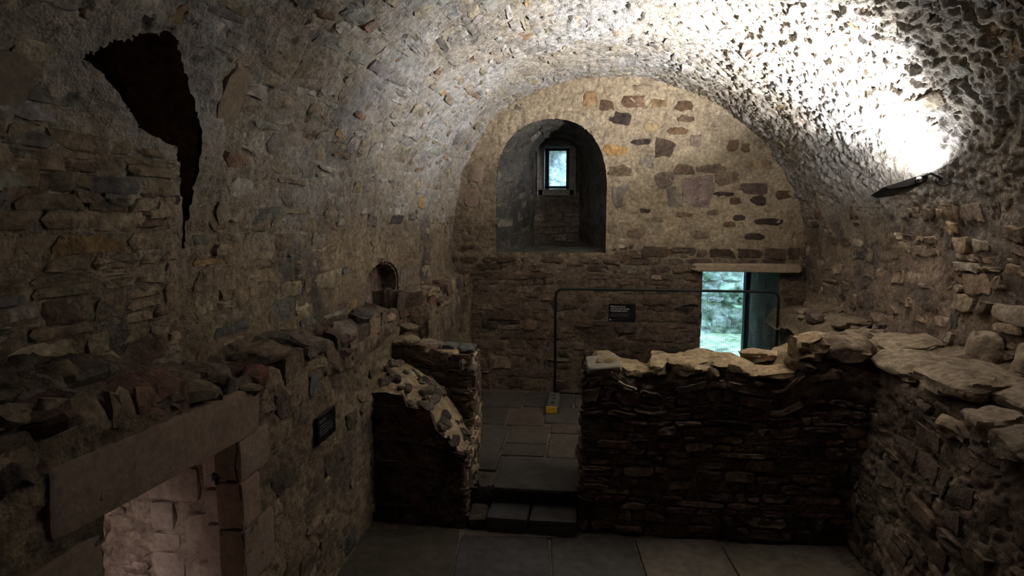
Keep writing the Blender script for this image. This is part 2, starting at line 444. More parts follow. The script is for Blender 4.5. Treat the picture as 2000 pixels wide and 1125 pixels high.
SLIT = [(2.88, 2.41), (2.98, 2.51), (3.17, 2.63), (3.32, 2.67), (3.42, 2.62), (3.53, 2.49), (3.68, 2.32), (3.79, 2.17), (3.84, 1.94), (3.84, 1.72), (3.815, 1.57), (3.79, 1.36),
        (3.765, 1.43), (3.74, 1.67), (3.68, 1.86), (3.62, 2.04), (3.52, 2.05), (3.32, 2.11), (3.26, 2.19), (3.16, 2.26), (3.02, 2.34)]
def arch_poly(y0, y1, v0, vs, vt, n=9):
    m, h = (y0 + y1) / 2, (y1 - y0) / 2
    return [(y0, v0), (y0, vs)] + [(m - h * math.cos(t), vs + (vt - vs) * math.sin(t)) for t in np.linspace(.2, math.pi - .2, n)] + [(y1, vs), (y1, v0)]
AUMBRY = arch_poly(6.62, 7.62, .30, .80, 1.02)
LOWV = [('n', .07, .7), ('n', .035, 2.1)]
def rmod(p):  # plastered walls are smoother, the harled right flank of the vault is rougher
    n = .35 * pn(p * .8)
    return .36 + .20 * sstep(2.9, 3.7, p[..., 2] + n) + .85 * sstep(.2, 2.6, p[..., 0]) * sstep(3.2, 3.9, p[..., 2] + n)
HIGHV = [('n', .013, 5.5), ('l', .020, 8), ('l', .012, 17), ('c', .04, 10), ('n', .006, 30)]
HIGHW = HIGHV
pv = Patch(vault, LOWV, HIGHV, ref=(.3, 5, 3.0), mod=rmod); pw = Patch(vault, LOWV, HIGHW, ref=(.3, 5, 3.0), mod=rmod)
SLIT = rough_poly(SLIT, .035, .007, 2); AUMBRY = rough_poly(AUMBRY, .04, .012, 3)
pv.holes = [SLIT]; pw.holes = [SLIT, AUMBRY]
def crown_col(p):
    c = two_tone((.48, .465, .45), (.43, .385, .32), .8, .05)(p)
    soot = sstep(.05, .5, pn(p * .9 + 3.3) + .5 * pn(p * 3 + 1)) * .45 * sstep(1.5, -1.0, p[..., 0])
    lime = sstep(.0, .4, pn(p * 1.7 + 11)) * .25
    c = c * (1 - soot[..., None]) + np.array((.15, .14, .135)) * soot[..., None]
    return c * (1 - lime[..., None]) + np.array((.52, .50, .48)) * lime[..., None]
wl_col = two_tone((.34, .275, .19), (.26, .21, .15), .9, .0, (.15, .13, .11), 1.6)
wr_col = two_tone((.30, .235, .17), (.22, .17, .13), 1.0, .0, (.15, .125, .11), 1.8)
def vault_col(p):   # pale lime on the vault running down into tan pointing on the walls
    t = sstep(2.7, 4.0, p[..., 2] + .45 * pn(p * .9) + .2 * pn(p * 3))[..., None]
    low = sstep(2.9, 2.1, p[..., 2] + .3 * pn(p))[..., None]; rt = (p[..., 0] > .3)[..., None]  # low: left wall darker towards its foot, light falloff put into the colour
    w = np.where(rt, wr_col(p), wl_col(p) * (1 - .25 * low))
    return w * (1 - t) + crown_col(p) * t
YV = np.concatenate([np.linspace(-2.2, 1.6, 24)[:-1], np.arange(1.6, 10.34, .0185)])
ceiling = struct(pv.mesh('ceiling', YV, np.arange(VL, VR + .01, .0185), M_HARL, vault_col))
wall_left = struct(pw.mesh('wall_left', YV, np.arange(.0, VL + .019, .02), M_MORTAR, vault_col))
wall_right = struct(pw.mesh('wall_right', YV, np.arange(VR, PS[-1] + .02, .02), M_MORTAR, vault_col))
r = np.random.default_rng(11)
# left wall masonry: the flat blocking wall under the slit is coursed, the rest is flush rubble
q1 = coursed(1.6, 3.72, .12, 1.98, (.07, .15), (.16, .46), 21, .007, .07, .03, .02, .25)
q2 = coursed(3.86, 10.1, .1, 1.52, (.08, .19), (.16, .46), 22, .02, .13, .15, .03, .2)
pal_l = [((.29, .23, .165), 5), ((.33, .27, .19), 4), ((.28, .25, .21), 1.6), ((.20, .14, .105), .8), ((.17, .16, .15), .5), ((.36, .25, .13), .3)]
qs = np.concatenate([q1, q2])
hh = np.concatenate([r.uniform(.002, .014, len(q1)), r.normal(.001, .008, len(q2))])
pw.stones(qs, hh, pick(len(qs), pal_l, r, .12), wall_left)
# left flank and crown of the vault: stones half drowned in lime, then sparser to the right
q1 = coursed(1.8, 10.1, 1.5, 4.6, (.09, .22), (.16, .5), 23, .025, .16, .12, .05, .3)
q2 = coursed(2.6, 10.1, 4.6, 8.6, (.1, .22), (.14, .4), 24, .04, .2, .35, .05, .3)
keep1 = ~((q1.mean(1)[:, 0] < 3.7) & (q1.mean(1)[:, 1] < 2.0)); q1 = q1[keep1]
pal_v = [((.39, .335, .255), 5), ((.45, .425, .385), 4), ((.36, .345, .325), 3), ((.22, .205, .19), 1.0), ((.29, .21, .15), .8), ((.42, .30, .16), .45), ((.34, .235, .15), .4)]
hv = np.concatenate([r.normal(.000, .008, len(q1)), r.normal(-.007, .009, len(q2))])
qs = np.concatenate([q1, q2]); pv.stones(qs, hv, pick(len(qs), pal_v, r, .12), ceiling, minshow=-.006)
# blocking wall above spring height belongs to the left wall
q3 = coursed(1.6, 3.66, 1.52, 2.02, (.09, .17), (.16, .4), 25, .008, .07, .05, .015, .2)
pv.stones(q3, r.uniform(.004, .016, len(q3)), pick(len(q3), pal_l, r, .12), wall_left, limit=30)
# big plain lintel stones at the foot of the slit
for (u, v, w, h, cc) in ((2.84, 2.2, .34, .34, (.25, .20, .16)), (3.08, 2.17, .2, .2, (.36, .30, .25)), (2.5, 2.22, .32, .26, (.24, .2, .16)), (4.02, 2.42, .26, .42, (.33, .27, .2))):
    pv.stones([blob(u, v, w, h, r, .05)], [.018], [cc], ceiling, M_DRESS, limit=1)
# right wall: squared blocks near the camera, rubble and plaster beyond
q1 = coursed(3.2, 6.6, VR, 11.15, (.12, .24), (.16, .42), 26, .03, .15, .16, .03, .2)
q2 = coursed(6.6, 10.1, VR, 11.15, (.1, .2), (.14, .36), 27, .03, .18, .4, .03, .2)
qs = np.concatenate([q1, q2]); hr = np.concatenate([r.normal(.024, .018, len(q1)), r.normal(.005, .012, len(q2))])
pw.stones(qs, hr, pick(len(qs), [((.36, .28, .20), 4), ((.28, .22, .165), 3), ((.2, .15, .12), 2), ((.4, .34, .27), 1.5), (DGREY, .5)], r), wall_right)

def recess(name, P, poly, off, parent, mat, colf, depth_n=14, grow=.025, inward=.012, spec=(('n', .04, 4), ('n', .02, 11))):
    """walls and back of a hole whose mouth is the polygon `poly` on surface P"""
    q = np.asarray(poly, float); n = len(q)
    a = (q * np.roll(q[:, ::-1], -1, 0) * np.array([1, -1])).sum() / 2
    t = np.roll(q, -1, 0) - np.roll(q, 1, 0); nn = np.stack([t[:, 1], -t[:, 0]], 1); nn /= np.linalg.norm(nn, axis=1)[:, None]
    q = q + nn * grow * (1 if a > 0 else -1)
    pts = []
    for i in range(n):
        b = q[(i + 1) % n]; m = max(1, int(np.linalg.norm(b - q[i]) / .05))
        for k in range(m): pts.append(q[i] + (b - q[i]) * k / m)
    pts = np.array(pts); base = P(pts[:, 0], pts[:, 1]) + D(P(pts[:, 0], pts[:, 1]), LOWV)[:, None] * 0
    off = np.asarray(off, float); rows = []
    for k in range(depth_n):
        w = base + off * (inward + (1 - inward) * k / (depth_n - 1))
        if 0 < k: w = w + np.stack([D(w, spec), D(w + 7, spec), D(w + 13, spec)], -1)
        rows.append(w)
    G = np.array(rows); N = G.shape[1]
    F = []
    for k in range(depth_n - 1):
        for i in range(N): F.append([k * N + i, k * N + (i + 1) % N, (k + 1) * N + (i + 1) % N, (k + 1) * N + i])
    V = G.reshape(-1, 3); V = np.vstack([V, V[-N:].mean(0)[None]])
    for i in range(N): F.append([(depth_n - 1) * N + i, (depth_n - 1) * N + (i + 1) % N, len(V) - 1])
    return mesh_obj(name, V, F, mat, parent, colf(V))
recess('slit_shaft', vault, SLIT, (-1.3, -.15, .5), ceiling, M_STONE, two_tone((.30, .20, .135), (.20, .135, .09), 3))
recess('arched_recess', vault, AUMBRY, (-.24, .04, 0), wall_left, M_STONE, two_tone((.30, .22, .185), (.19, .14, .12), 4), depth_n=10)

# ------------------------------------------------------------------ back wall, window embrasure, doorway
YB = 10.1
def arch_outline(xl, xr, zb, zs, zt, Y, n=96):
    tt = np.linspace(0, 1, n, endpoint=False); xm = xl + (xr - xl) * .52
    segs = [((xl, zb), (xl, zs))]
    P0 = [(xl, zb + (zs - zb) * t) for t in np.linspace(0, 1, 20, endpoint=False)]
    P1 = [(xm + (xl - xm) * math.cos(t) ** .9, zs + (zt - zs) * math.sin(t) ** .9) for t in np.linspace(0, math.pi / 2, 16, endpoint=False)]
    P2 = [(xm + (xr - xm) * math.sin(t) ** .9, zs + (zt - zs) * math.cos(t) ** .9) for t in np.linspace(0, math.pi / 2, 16, endpoint=False)]
    P3 = [(xr, zs + (zb - zs) * t) for t in np.linspace(0, 1, 20, endpoint=False)]
    P4 = [(xr + (xl - xr) * t, zb) for t in np.linspace(0, 1, 24, endpoint=False)]
    return np.array([(x, Y, z) for x, z in P0 + P1 + P2 + P3 + P4])
RINGS = [arch_outline(-1.56, .30, 2.68, 3.75, 4.86, 10.115), arch_outline(-1.30, .295, 2.70, 3.9, 4.82, 10.34), arch_outline(-1.16, .12, 2.73, 4.05, 4.76, 10.8), arch_outline(-1.02, -.18, 2.76, 4.3, 4.68, 11.72)]
mouth = [(q[0] * 1.0, q[2]) for q in arch_outline(-1.52, .28, 2.69, 3.75, 4.83, YB)]
DOOR = [(1.82, .2), (1.82, 2.42), (3.0, 2.42), (3.0, .2)]
def bwall(u, v):
    u = np.asarray(u, float); v = np.asarray(v, float); return np.stack([u, np.full(np.broadcast(u, v).shape, YB) + 0 * u, v + 0 * u], -1)
LOWB = [('n', .035, .8), ('n', .018, 2.2)]; HIGHB = [('n', .012, 6), ('r', .007, (8, 8, 13)), ('p', .018, 11), ('n', .005, 25)]
pb = Patch(bwall, LOWB, HIGHB, ref=CAM); mouth = rough_poly(mouth, .05, .006, 4); pb.holes = [mouth, DOOR]
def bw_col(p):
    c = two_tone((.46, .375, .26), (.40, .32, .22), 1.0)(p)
    low = sstep(3.2, 2.2, p[..., 2] + .25 * pn(p * 2)) * .95  # falloff of light down the wall, painted as a darker lower half
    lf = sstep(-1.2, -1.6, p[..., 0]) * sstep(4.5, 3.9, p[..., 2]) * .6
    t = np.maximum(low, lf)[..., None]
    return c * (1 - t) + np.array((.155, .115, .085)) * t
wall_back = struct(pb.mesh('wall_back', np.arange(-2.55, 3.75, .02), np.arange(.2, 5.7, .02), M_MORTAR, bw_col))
# stones that stand out in the upper right of the end wall: x, z, width, height, colour
BR, BO, PK, DK, GY = (.15, .095, .06), (.42, .25, .11), (.26, .19, .155), (.075, .055, .045), (.25, .22, .175)
NAMED = [(-.01, 5.13, .26, .24, (.36, .23, .12)), (.25, 5.03, .22, .2, BR), (.69, 5.08, .40, .22, (.21, .13, .085)), (1.06, 5.03, .28, .13, (.25, .165, .09)), (1.45, 4.98, .28, .16, BR), (.46, 4.83, .36, .2, DK),
         (1.49, 4.79, .28, .09, (.2, .14, .09)), (1.37, 4.6, .33, .1, (.19, .12, .07)), (.8, 4.45, .34, .08, DK), (1.19, 4.33, .30, .32, (.11, .08, .06)), (.42, 4.33, .4, .19, BO), (1.63, 4.46, .2, .19, PK),
         (2.21, 4.37, .17, .2, BR), (2.4, 4.33, .17, .14, (.2, .14, .08)), (1.71, 3.7, .52, .46, (.29, .22, .19)), (1.48, 4.01, .32, .17, (.17, .115, .08)), (1.2, 3.86, .32, .26, (.2, .155, .125)), (.5, 4.0, .32, .19, (.21, .155, .1)),
         (2.53, 3.71, .46, .19, (.15, .11, .09)), (.89, 3.37, .19, .09, DK), (2.8, 3.2, .46, .12, DK), (1.33, 3.58, .26, .34, GY), (.47, 3.63, .32, .34, GY), (2.15, 3.86, .42, .2, (.24, .18, .13)),
         (2.1, 3.62, .34, .07, DK), (2.62, 3.52, .22, .16, DK), (2.28, 3.52, .18, .1, BR), (1.05, 3.22, .3, .09, (.25, .2, .14)), (1.9, 4.02, .48, .14, (.26, .2, .14)), (2.6, 4.08, .42, .16, (.31, .23, .15)),
         (2.35, 3.26, .18, .08, DK), (2.6, 2.96, .3, .1, DK), (1.75, 3.0, .3, .16, (.22, .16, .11)), (.75, 3.0, .3, .15, (.2, .145, .1)), (1.3, 2.72, .24, .1, BR), (2.2, 3.15, .2, .1, BR), (.9, 4.15, .24, .22, (.33, .29, .23)), (2.0, 4.7, .22, .1, (.33, .27, .2)), (.95, 4.68, .26, .14, (.36, .27, .15)), (.8, 5.28, .36, .1, (.36, .28, .2)),
         (1.95, 3.33, .2, .1, (.2, .145, .1)), (1.52, 3.3, .24, .08, (.25, .19, .13)), (2.98, 3.62, .22, .14, BR), (.62, 2.62, .3, .13, BR), (.9, 2.55, .2, .1, DK)]
rb = np.random.default_rng(31)
pb.stones([blob(x, z, w, h, rb, .2) for x, z, w, h, c in NAMED], [.014] * len(NAMED), [c for *_, c in NAMED], wall_back, jitter=.008, minshow=-1)
# arch stones of the window's left edge
VS = []
for i, (x, z, a) in enumerate([(-1.92, 3.62, 1.62), (-1.83, 4.02, 1.42), (-1.66, 4.38, 1.0), (-1.38, 4.68, .68)]):
    b = blob(0, 0, .4, .24, rb, .06); c, s_ = math.cos(a), math.sin(a); VS.append(b @ np.array([[c, s_], [-s_, c]]) + np.array([x, z]))
pb.stones(VS, [.010, .012, .01, .004], [(.27, .195, .145), (.30, .22, .165), (.31, .24, .17), (.35, .29, .21)], wall_back, M_DRESS)
taken = np.array([(x, z, w / 2 + .06, h / 2 + .04) for x, z, w, h, c in NAMED] + [(-1.8, 3.95, .35, .6), (-1.5, 4.5, .35, .35)])
q1 = coursed(-2.4, 3.5, .4, 2.75, (.1, .22), (.16, .5), 33, .02, .12, .12, .03, .2)
q2 = coursed(-2.3, 3.3, 2.75, 5.3, (.1, .19), (.14, .36), 34, .03, .15, .3, .03, .2)
def free(q):
    c = q.mean(1); return ~np.any((np.abs(c[:, None, 0] - taken[:, 0]) < taken[:, 2] + .1) & (np.abs(c[:, None, 1] - taken[:, 1]) < taken[:, 3] + .06), axis=1)
q2 = q2[free(q2)]
c1 = pick(len(q1), [((.135, .095, .07), 4), ((.17, .125, .09), 3), ((.105, .076, .06), 2), ((.2, .165, .125), 1)], rb); c2 = pick(len(q2), [((.40, .32, .22), 4), ((.34, .28, .2), 2), ((.44, .37, .28), 3), ((.3, .24, .18), 1)], rb, .1)  # lower courses get a darker palette that carries the same light falloff
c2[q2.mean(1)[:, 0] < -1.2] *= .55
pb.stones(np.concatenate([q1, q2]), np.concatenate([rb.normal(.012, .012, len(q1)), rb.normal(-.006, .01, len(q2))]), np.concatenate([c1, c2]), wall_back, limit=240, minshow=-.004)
# splayed embrasure
RG = np.array(RINGS); NR = RG.shape[1]
def loft(u, v):   # u in [0, NR] around, v in [0, 3] inwards
    u = np.mod(np.asarray(u, float), NR); v = np.clip(np.asarray(v, float), 0, len(RG) - 1)
    i = np.floor(u).astype(int) % NR; fu = (u - np.floor(u))[..., None]; k = np.minimum(np.floor(v).astype(int), len(RG) - 2); fv = (v - k)[..., None]
    a = RG[k, i] * (1 - fu) + RG[k, (i + 1) % NR] * fu; b = RG[k + 1, i] * (1 - fu) + RG[k + 1, (i + 1) % NR] * fu
    return a * (1 - fv) + b * fv
pe = Patch(loft, [('n', .02, 2)], [('n', .014, 7), ('r', .008, (6, 6, 14)), ('n', .006, 24)], ref=(-.6, 10.6, 3.6))
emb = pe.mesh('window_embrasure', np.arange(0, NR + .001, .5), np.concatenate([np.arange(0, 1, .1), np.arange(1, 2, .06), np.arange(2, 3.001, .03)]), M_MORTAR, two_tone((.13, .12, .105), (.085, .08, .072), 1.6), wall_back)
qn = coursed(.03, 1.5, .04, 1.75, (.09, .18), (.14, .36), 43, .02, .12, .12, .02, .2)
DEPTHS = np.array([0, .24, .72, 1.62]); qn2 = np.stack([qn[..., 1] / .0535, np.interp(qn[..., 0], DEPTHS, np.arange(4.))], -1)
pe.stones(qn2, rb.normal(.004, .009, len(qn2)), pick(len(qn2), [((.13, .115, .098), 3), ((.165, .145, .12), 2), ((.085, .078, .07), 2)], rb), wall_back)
WX0, WX1, WZ0, WZ1 = -.86, -.37, 3.78, 4.57
def ewall(u, v):
    u = np.asarray(u, float); v = np.asarray(v, float); return np.stack([u + 0 * v, np.full(np.broadcast(u, v).shape, 11.70), v + 0 * u], -1)
pew = Patch(ewall, [('n', .015, 2)], [('n', .012, 7), ('n', .005, 22)], ref=CAM); pew.holes = [[(WX0, WZ0), (WX0, WZ1), (WX1, WZ1), (WX1, WZ0)]]
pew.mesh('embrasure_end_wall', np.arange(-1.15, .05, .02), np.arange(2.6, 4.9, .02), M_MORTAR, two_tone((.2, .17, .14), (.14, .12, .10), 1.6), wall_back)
qe = coursed(-1.05, -.12, 2.78, 3.74, (.09, .16), (.2, .42), 41, .015, .08, .05)
pew.stones(qe, rb.uniform(.006, .02, len(qe)), pick(len(qe), [((.18, .15, .12), 2), ((.23, .2, .165), 2)], rb), wall_back)
# slit window: stone reveal, dark frame, glass
window_1 = empty('window_1', (-.6, 11.95, 3.78)); window_1['kind'] = 'structure'
b = MB(); y0, y1 = 11.66, 12.12; ym = (y0 + y1) / 2
for c, d in (((WX0 - .06, ym, (WZ0 + WZ1) / 2), (.13, y1 - y0, WZ1 - WZ0 + .26)), ((WX1 + .06, ym, (WZ0 + WZ1) / 2), (.13, y1 - y0, WZ1 - WZ0 + .26)), (((WX0 + WX1) / 2, ym, WZ1 + .06), (WX1 - WX0 + .2, y1 - y0, .13)), (((WX0 + WX1) / 2, ym, WZ0 - .06), (WX1 - WX0 + .2, y1 - y0, .13))): b.box(c, d, bev=.015)
o = b.build('window_reveal', M_DRESS, window_1); a_ = o.data.attributes.new('Col', 'FLOAT_COLOR', 'POINT'); a_.data.foreach_set('color', np.tile(np.array([.34, .33, .32, 1], np.float32), len(o.data.vertices)))
b = MB(); fy = 11.93
for c, d in (((WX0 + .055, fy, (WZ0 + WZ1) / 2), (.08, .05, WZ1 - WZ0 - .02)), ((WX1 - .04, fy, (WZ0 + WZ1) / 2), (.06, .05, WZ1 - WZ0 - .02)), (((WX0 + WX1) / 2, fy, WZ1 - .035), (WX1 - WX0 - .02, .05, .05)), (((WX0 + WX1) / 2, fy, WZ0 + .045), (WX1 - WX0 - .02, .05, .05))): b.box(c, d, bev=.006)
b.build('window_frame', M_FRAME, window_1)
MB().box(((WX0 + WX1) / 2, fy, (WZ0 + WZ1) / 2), (WX1 - WX0 - .1, .006, WZ1 - WZ0 - .1)).build('pane', M_GLASS, window_1)
# doorway to the open air: jambs, soffit, lintel and gate post
def plane_patch(o, du, dv):
    o, du, dv = (np.array(q, float) for q in (o, du, dv))
    return lambda u, v: o + np.asarray(u, float)[..., None] * du + np.asarray(v, float)[..., None] * dv
door_1 = empty('door_1', (2.4, 11.0, .36)); door_1['kind'] = 'structure'
SM = [('n', .012, 3)]; SH = [('n', .008, 9), ('n', .004, 25)]
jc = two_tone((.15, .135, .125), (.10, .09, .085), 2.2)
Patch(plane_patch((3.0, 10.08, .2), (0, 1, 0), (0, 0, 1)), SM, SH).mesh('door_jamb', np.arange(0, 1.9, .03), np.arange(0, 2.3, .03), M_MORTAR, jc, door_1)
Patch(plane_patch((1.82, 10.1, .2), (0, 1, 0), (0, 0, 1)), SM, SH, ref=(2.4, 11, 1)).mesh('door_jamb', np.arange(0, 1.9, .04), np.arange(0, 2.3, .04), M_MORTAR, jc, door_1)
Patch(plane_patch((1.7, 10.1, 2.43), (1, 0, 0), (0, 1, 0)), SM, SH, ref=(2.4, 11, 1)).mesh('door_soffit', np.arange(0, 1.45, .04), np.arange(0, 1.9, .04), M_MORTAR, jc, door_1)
MB().box((2.955, 11.86, 1.4), (.07, .07, 2.1), bev=.008).build('gate_post', M_FRAME, door_1)
MB().box((2.9, 11.86, 1.4), (.022, .03, 2.06), bev=.004).build('gate_edge', flat_mat('weathered_steel', (.4, .42, .46), .5), door_1)
rock('lintel', (2.47, 10.10, 2.475), (1.66, .34, .13), (0, 0, R(.3)), 5, M_DRESS, (.42, .33, .24), wall_back, n=9, k=10, amp=.02)

# ------------------------------------------------------------------ lower walls with their ledges
def smooth_path(pts, rad=.06, n=6):
    """plan polyline with its corners rounded; returns a function length -> (x, y) and the total length"""
    pts = [np.array(q, float) for q in pts]; out = [pts[0]]
    for a, b_, c in zip(pts, pts[1:], pts[2:]):
        d1 = (a - b_) / np.linalg.norm(a - b_); d2 = (c - b_) / np.linalg.norm(c - b_)
        for t in np.linspace(0, 1, n): out.append((1 - t) ** 2 * (b_ + d1 * rad) + 2 * t * (1 - t) * b_ + t * t * (b_ + d2 * rad))
    out.append(pts[-1]); out = np.array(out); s = np.r_[0, np.cumsum(np.linalg.norm(np.diff(out, axis=0), axis=1))]
    return (lambda u: (np.interp(u, s, out[:, 0]), np.interp(u, s, out[:, 1]))), s[-1]
def plan_wall(path, topf, href, batter=0.0, bdir=(0, 0)):
    def P(u, v):
        x, y = path(u); z = v + (topf(x, y) - href) * sstep(.55, 1.0, v / href); return np.stack([x + bdir[0] * batter * (1 - v / href), y + bdir[1] * batter * (1 - v / href), z], -1)
    return P
def height_patch(f):
    return lambda u, v: np.stack([u + 0 * v, v + 0 * u, f(np.asarray(u, float) + 0 * v, np.asarray(v, float) + 0 * u)], -1)
LOWR = [('n', .045, 1.3), ('n', .03, 3.1)]; HIGHR = [('n', .022, 7), ('r', .016, (8, 8, 15)), ('p', .03, 12), ('n', .007, 27)]
# -- left retaining wall
def zleft(x, y): return np.where(y < 7.2, 2.06 + np.clip(4.2 - y, 0, 9) * .15 + .06 * np.sin(y * 3.1) * .6, 2.22)
pathL, LL = smooth_path([(-2.25, -2.3), (-2.25, 7.30), (-1.95, 7.42), (-1.95, 10.3)])
pl = Patch(plan_wall(pathL, zleft, 2.05), [('n', .03, 1.1), ('n', .015, 3)], [('n', .014, 7), ('r', .008, (8, 8, 13)), ('p', .018, 12), ('n', .005, 27)], ref=(.5, 4, 1.5))
DOORL = [(4.76, -.1), (4.76, 1.84), (5.89, 1.80), (5.89, -.1)]       # (length along the wall, height)
pl.holes = [DOORL]
ll_col = two_tone((.24, .19, .13), (.18, .14, .10), 1.1, 0, (.12, .095, .075), 1.7)
UL = np.concatenate([np.linspace(0, 4.0, 20)[:-1], np.arange(4.0, LL + .02, .02)])
wl2 = struct(pl.mesh('retaining_wall', UL, np.arange(0, 2.06, .02), M_MORTAR, ll_col), 'low rubble wall on the left pierced by a doorway with a broken ledge on top')
ql = coursed(4.3, LL - .05, .03, 2.0, (.1, .24), (.16, .5), 51, .022, .12, .2, .03, .2)
cl = pick(len(ql), [((.20, .155, .11), 4), ((.24, .19, .135), 3), ((.13, .1, .08), 2), ((.1, .095, .09), .4), ((.15, .095, .07), .8)], r); cl[ql.mean(1)[:, 0] > LL - 3.0] *= (1.05, 1.0, .95)
near_pier = (ql.mean(1)[:, 0] > 9.55) & (ql.mean(1)[:, 0] < LL - 2.85); cl[near_pier] = pick(int(near_pier.sum()), [((.17, .115, .09), 1), ((.12, .085, .07), 1)], r)
lin_box = [(4.5, 1.78), (4.5, 2.06), (6.1, 2.06), (6.1, 1.74)]; jam_box = [(5.85, 0), (5.85, 1.8), (6.2, 1.8), (6.2, 0)]; sign_box = [(6.9, 1.3), (6.9, 1.75), (7.4, 1.75), (7.4, 1.3)]
cq = ql.mean(1); okq = ~(inside_poly(cq[:, 0], cq[:, 1], lin_box) | inside_poly(cq[:, 0], cq[:, 1], jam_box) | inside_poly(cq[:, 0], cq[:, 1], sign_box))
pl.stones(ql[okq], r.normal(.000, .009, okq.sum()), cl[okq], wl2)
# doorway dressings
rock('door_lintel', (-2.345, 3.02, 2.035), (.25, 1.66, .32), (R(-3.0), 0, 0), 61, M_DRESS, (.22, .165, .13), wl2, n=9, k=24, amp=.006)
for i, (z0, z1, dy) in enumerate(((.0, .46, .36), (.47, .80, .24), (.81, 1.22, .38), (1.23, 1.55, .22), (1.56, 1.84, .36))):
    rock('jamb_stone', (-2.325, 3.60 + dy / 2, (z0 + z1) / 2), (.19, dy, z1 - z0 - .008), (0, 0, 0), 70 + i, M_DRESS, (.235 + .02 * (i % 2), .18, .145), wl2, n=5, k=24, amp=.006)
    rock('jamb_stone', (-2.325, 2.45 - dy / 2, (z0 + z1) / 2), (.19, dy, z1 - z0 - .008), (0, 0, 0), 80 + i, M_DRESS, (.22, .17, .135), wl2, n=5, k=24, amp=.006)
# ledge of the left wall and of the pier
def ledgeL(x, y):
    edge = np.where(y < 7.36, -2.25, -1.95); back = XL(y) - .02
    t = np.clip((edge - x) / np.maximum(edge - back, .1), -.1, 1.2); base = zleft(x, y)
    rise = np.where(y < 6.9, .27 - .03 * np.clip(y - 3, 0, 4), .12) * np.clip(t, 0, 1) ** .8
    notch = np.where((y > 6.95) & (y < 7.38), -.38 * sstep(6.95, 7.1, y), 0)
    return base + rise + notch + .01 - .18 * sstep(edge - .07, edge + .01, x)
pt = Patch(height_patch(ledgeL), [('n', .05, 1.6), ('n', .04, 3.3)], [('n', .03, 7), ('r', .02, 10), ('n', .01, 24)], ref=(-2.3, 5, 9))
lc = two_tone((.17, .135, .10), (.115, .083, .064), 1.5, 0, (.08, .06, .05), 2.2)
pt.mesh('ledge_rubble', np.arange(-2.95, -2.22, .02), np.arange(1.2, 7.42, .02), M_MORTAR, lc, wl2)
pt.mesh('ledge_rubble', np.arange(-2.6, -1.93, .02), np.arange(7.3, 10.2, .02), M_MORTAR, two_tone((.27, .22, .16), (.2, .16, .12), 1.6), wl2)
rl = np.random.default_rng(71)
for i in range(34):
    y = 1.9 + 5.0 * rl.random() ** .9; x = -2.27 - rl.random() * .36; s_ = rl.uniform(.10, .26)
    rock('ledge_stone', (x, y, float(ledgeL(np.array(x), np.array(y))) + .0), (s_ * rl.uniform(.7, 1.2), s_ * rl.uniform(1, 1.9), s_ * rl.uniform(.35, .6)), (rl.normal(0, .2), rl.normal(.25, .2), rl.normal(0, .5)), 100 + i, M_STONE,
         ((.16, .125, .09), (.13, .096, .07), (.11, .07, .055), (.14, .12, .1))[i % 4], wl2, n=4, k=5, amp=.1)
for (x, y, dx, dy, dz, c, ry) in ((-2.38, 5.75, .3, .34, .12, (.2, .175, .15), .5), (-2.42, 6.35, .28, .3, .10, (.12, .11, .10), .35), (-2.32, 3.95, .2, .26, .14, (.15, .075, .06), .1), (-2.4, 4.9, .34, .3, .16, (.18, .15, .125), .3), (-2.36, 2.9, .3, .5, .12, (.17, .1, .08), .4), (-2.3, 6.75, .2, .24, .09, (.33, .27, .18), .1), (-2.45, 4.3, .3, .42, .14, (.2, .15, .11), .3)):
    rock('ledge_stone', (x, y, float(ledgeL(np.array(x), np.array(y))) + .02), (dx, dy, dz), (0, ry, rl.normal(0, .3)), int(1000 + 100 * y), M_STONE, c, wl2, n=5, k=5, amp=.08)
for i in range(12):
    x = -1.98 - rl.random() * .3; y = 7.45 + rl.random() * 1.6; s_ = rl.uniform(.12, .24)
    rock('ledge_stone', (x, y, float(ledgeL(np.array(x), np.array(y)))), (s_, s_ * 1.5, s_ * .4), (rl.normal(0, .1), rl.normal(.1, .1), rl.normal(0, .5)), 160 + i, M_STONE, ((.24, .19, .14), (.15, .1, .08))[i % 2], wl2, n=4, k=5, amp=.1)

# -- right retaining wall, battered, with a ledge of broken slabs
def zright(x, y): return 1.80 + .05 * np.sin(y * 2.3) + .03 * np.sin(y * 5.1)
def pRf(u, v):
    u = np.asarray(u, float); v = np.asarray(v, float); k = sstep(6.7, 7.1, u)
    z = v / 1.8 * zright(0, u); x = (2.60 + .25 * (v / 1.8)) * (1 - k) + 2.98 * k
    return np.stack([x + 0 * v, u + 0 * v, z], -1)
prr = Patch(pRf, LOWR, HIGHR, ref=(0, 5, 3))
rw_col = two_tone((.22, .165, .125), (.15, .11, .085), 1.3, 0, (.27, .22, .165), 1.9)
UR = np.concatenate([np.linspace(-2.2, 3.4, 16)[:-1], np.arange(3.4, 10.3, .02)])
wr2 = struct(prr.mesh('retaining_wall', UR, np.arange(0, 1.81, .02), M_MORTAR, rw_col), 'low battered rubble wall on the right under a ledge of broken slabs')
qr = coursed(3.6, 10.0, .02, 1.76, (.08, .2), (.14, .4), 53, .03, .16, .2, .04, .25)
prr.stones(qr, r.normal(.012, .018, len(qr)), pick(len(qr), [((.19, .14, .105), 4), ((.13, .095, .075), 3), ((.25, .2, .15), 1.5)], r), wr2)
def ledgeR(x, y):
    t = np.clip((x - 2.85) / .85, -.2, 1.3); return zright(x, y) + .02 + .14 * np.clip(t, 0, 1) + .10 * sstep(.75, 1.1, t) - .2 * sstep(2.95, 2.85, x)
pr_ = Patch(height_patch(ledgeR), [('n', .03, 1.6)], [('n', .02, 6), ('n', .012, 14), ('n', .006, 27)], ref=(3, 5, 9))
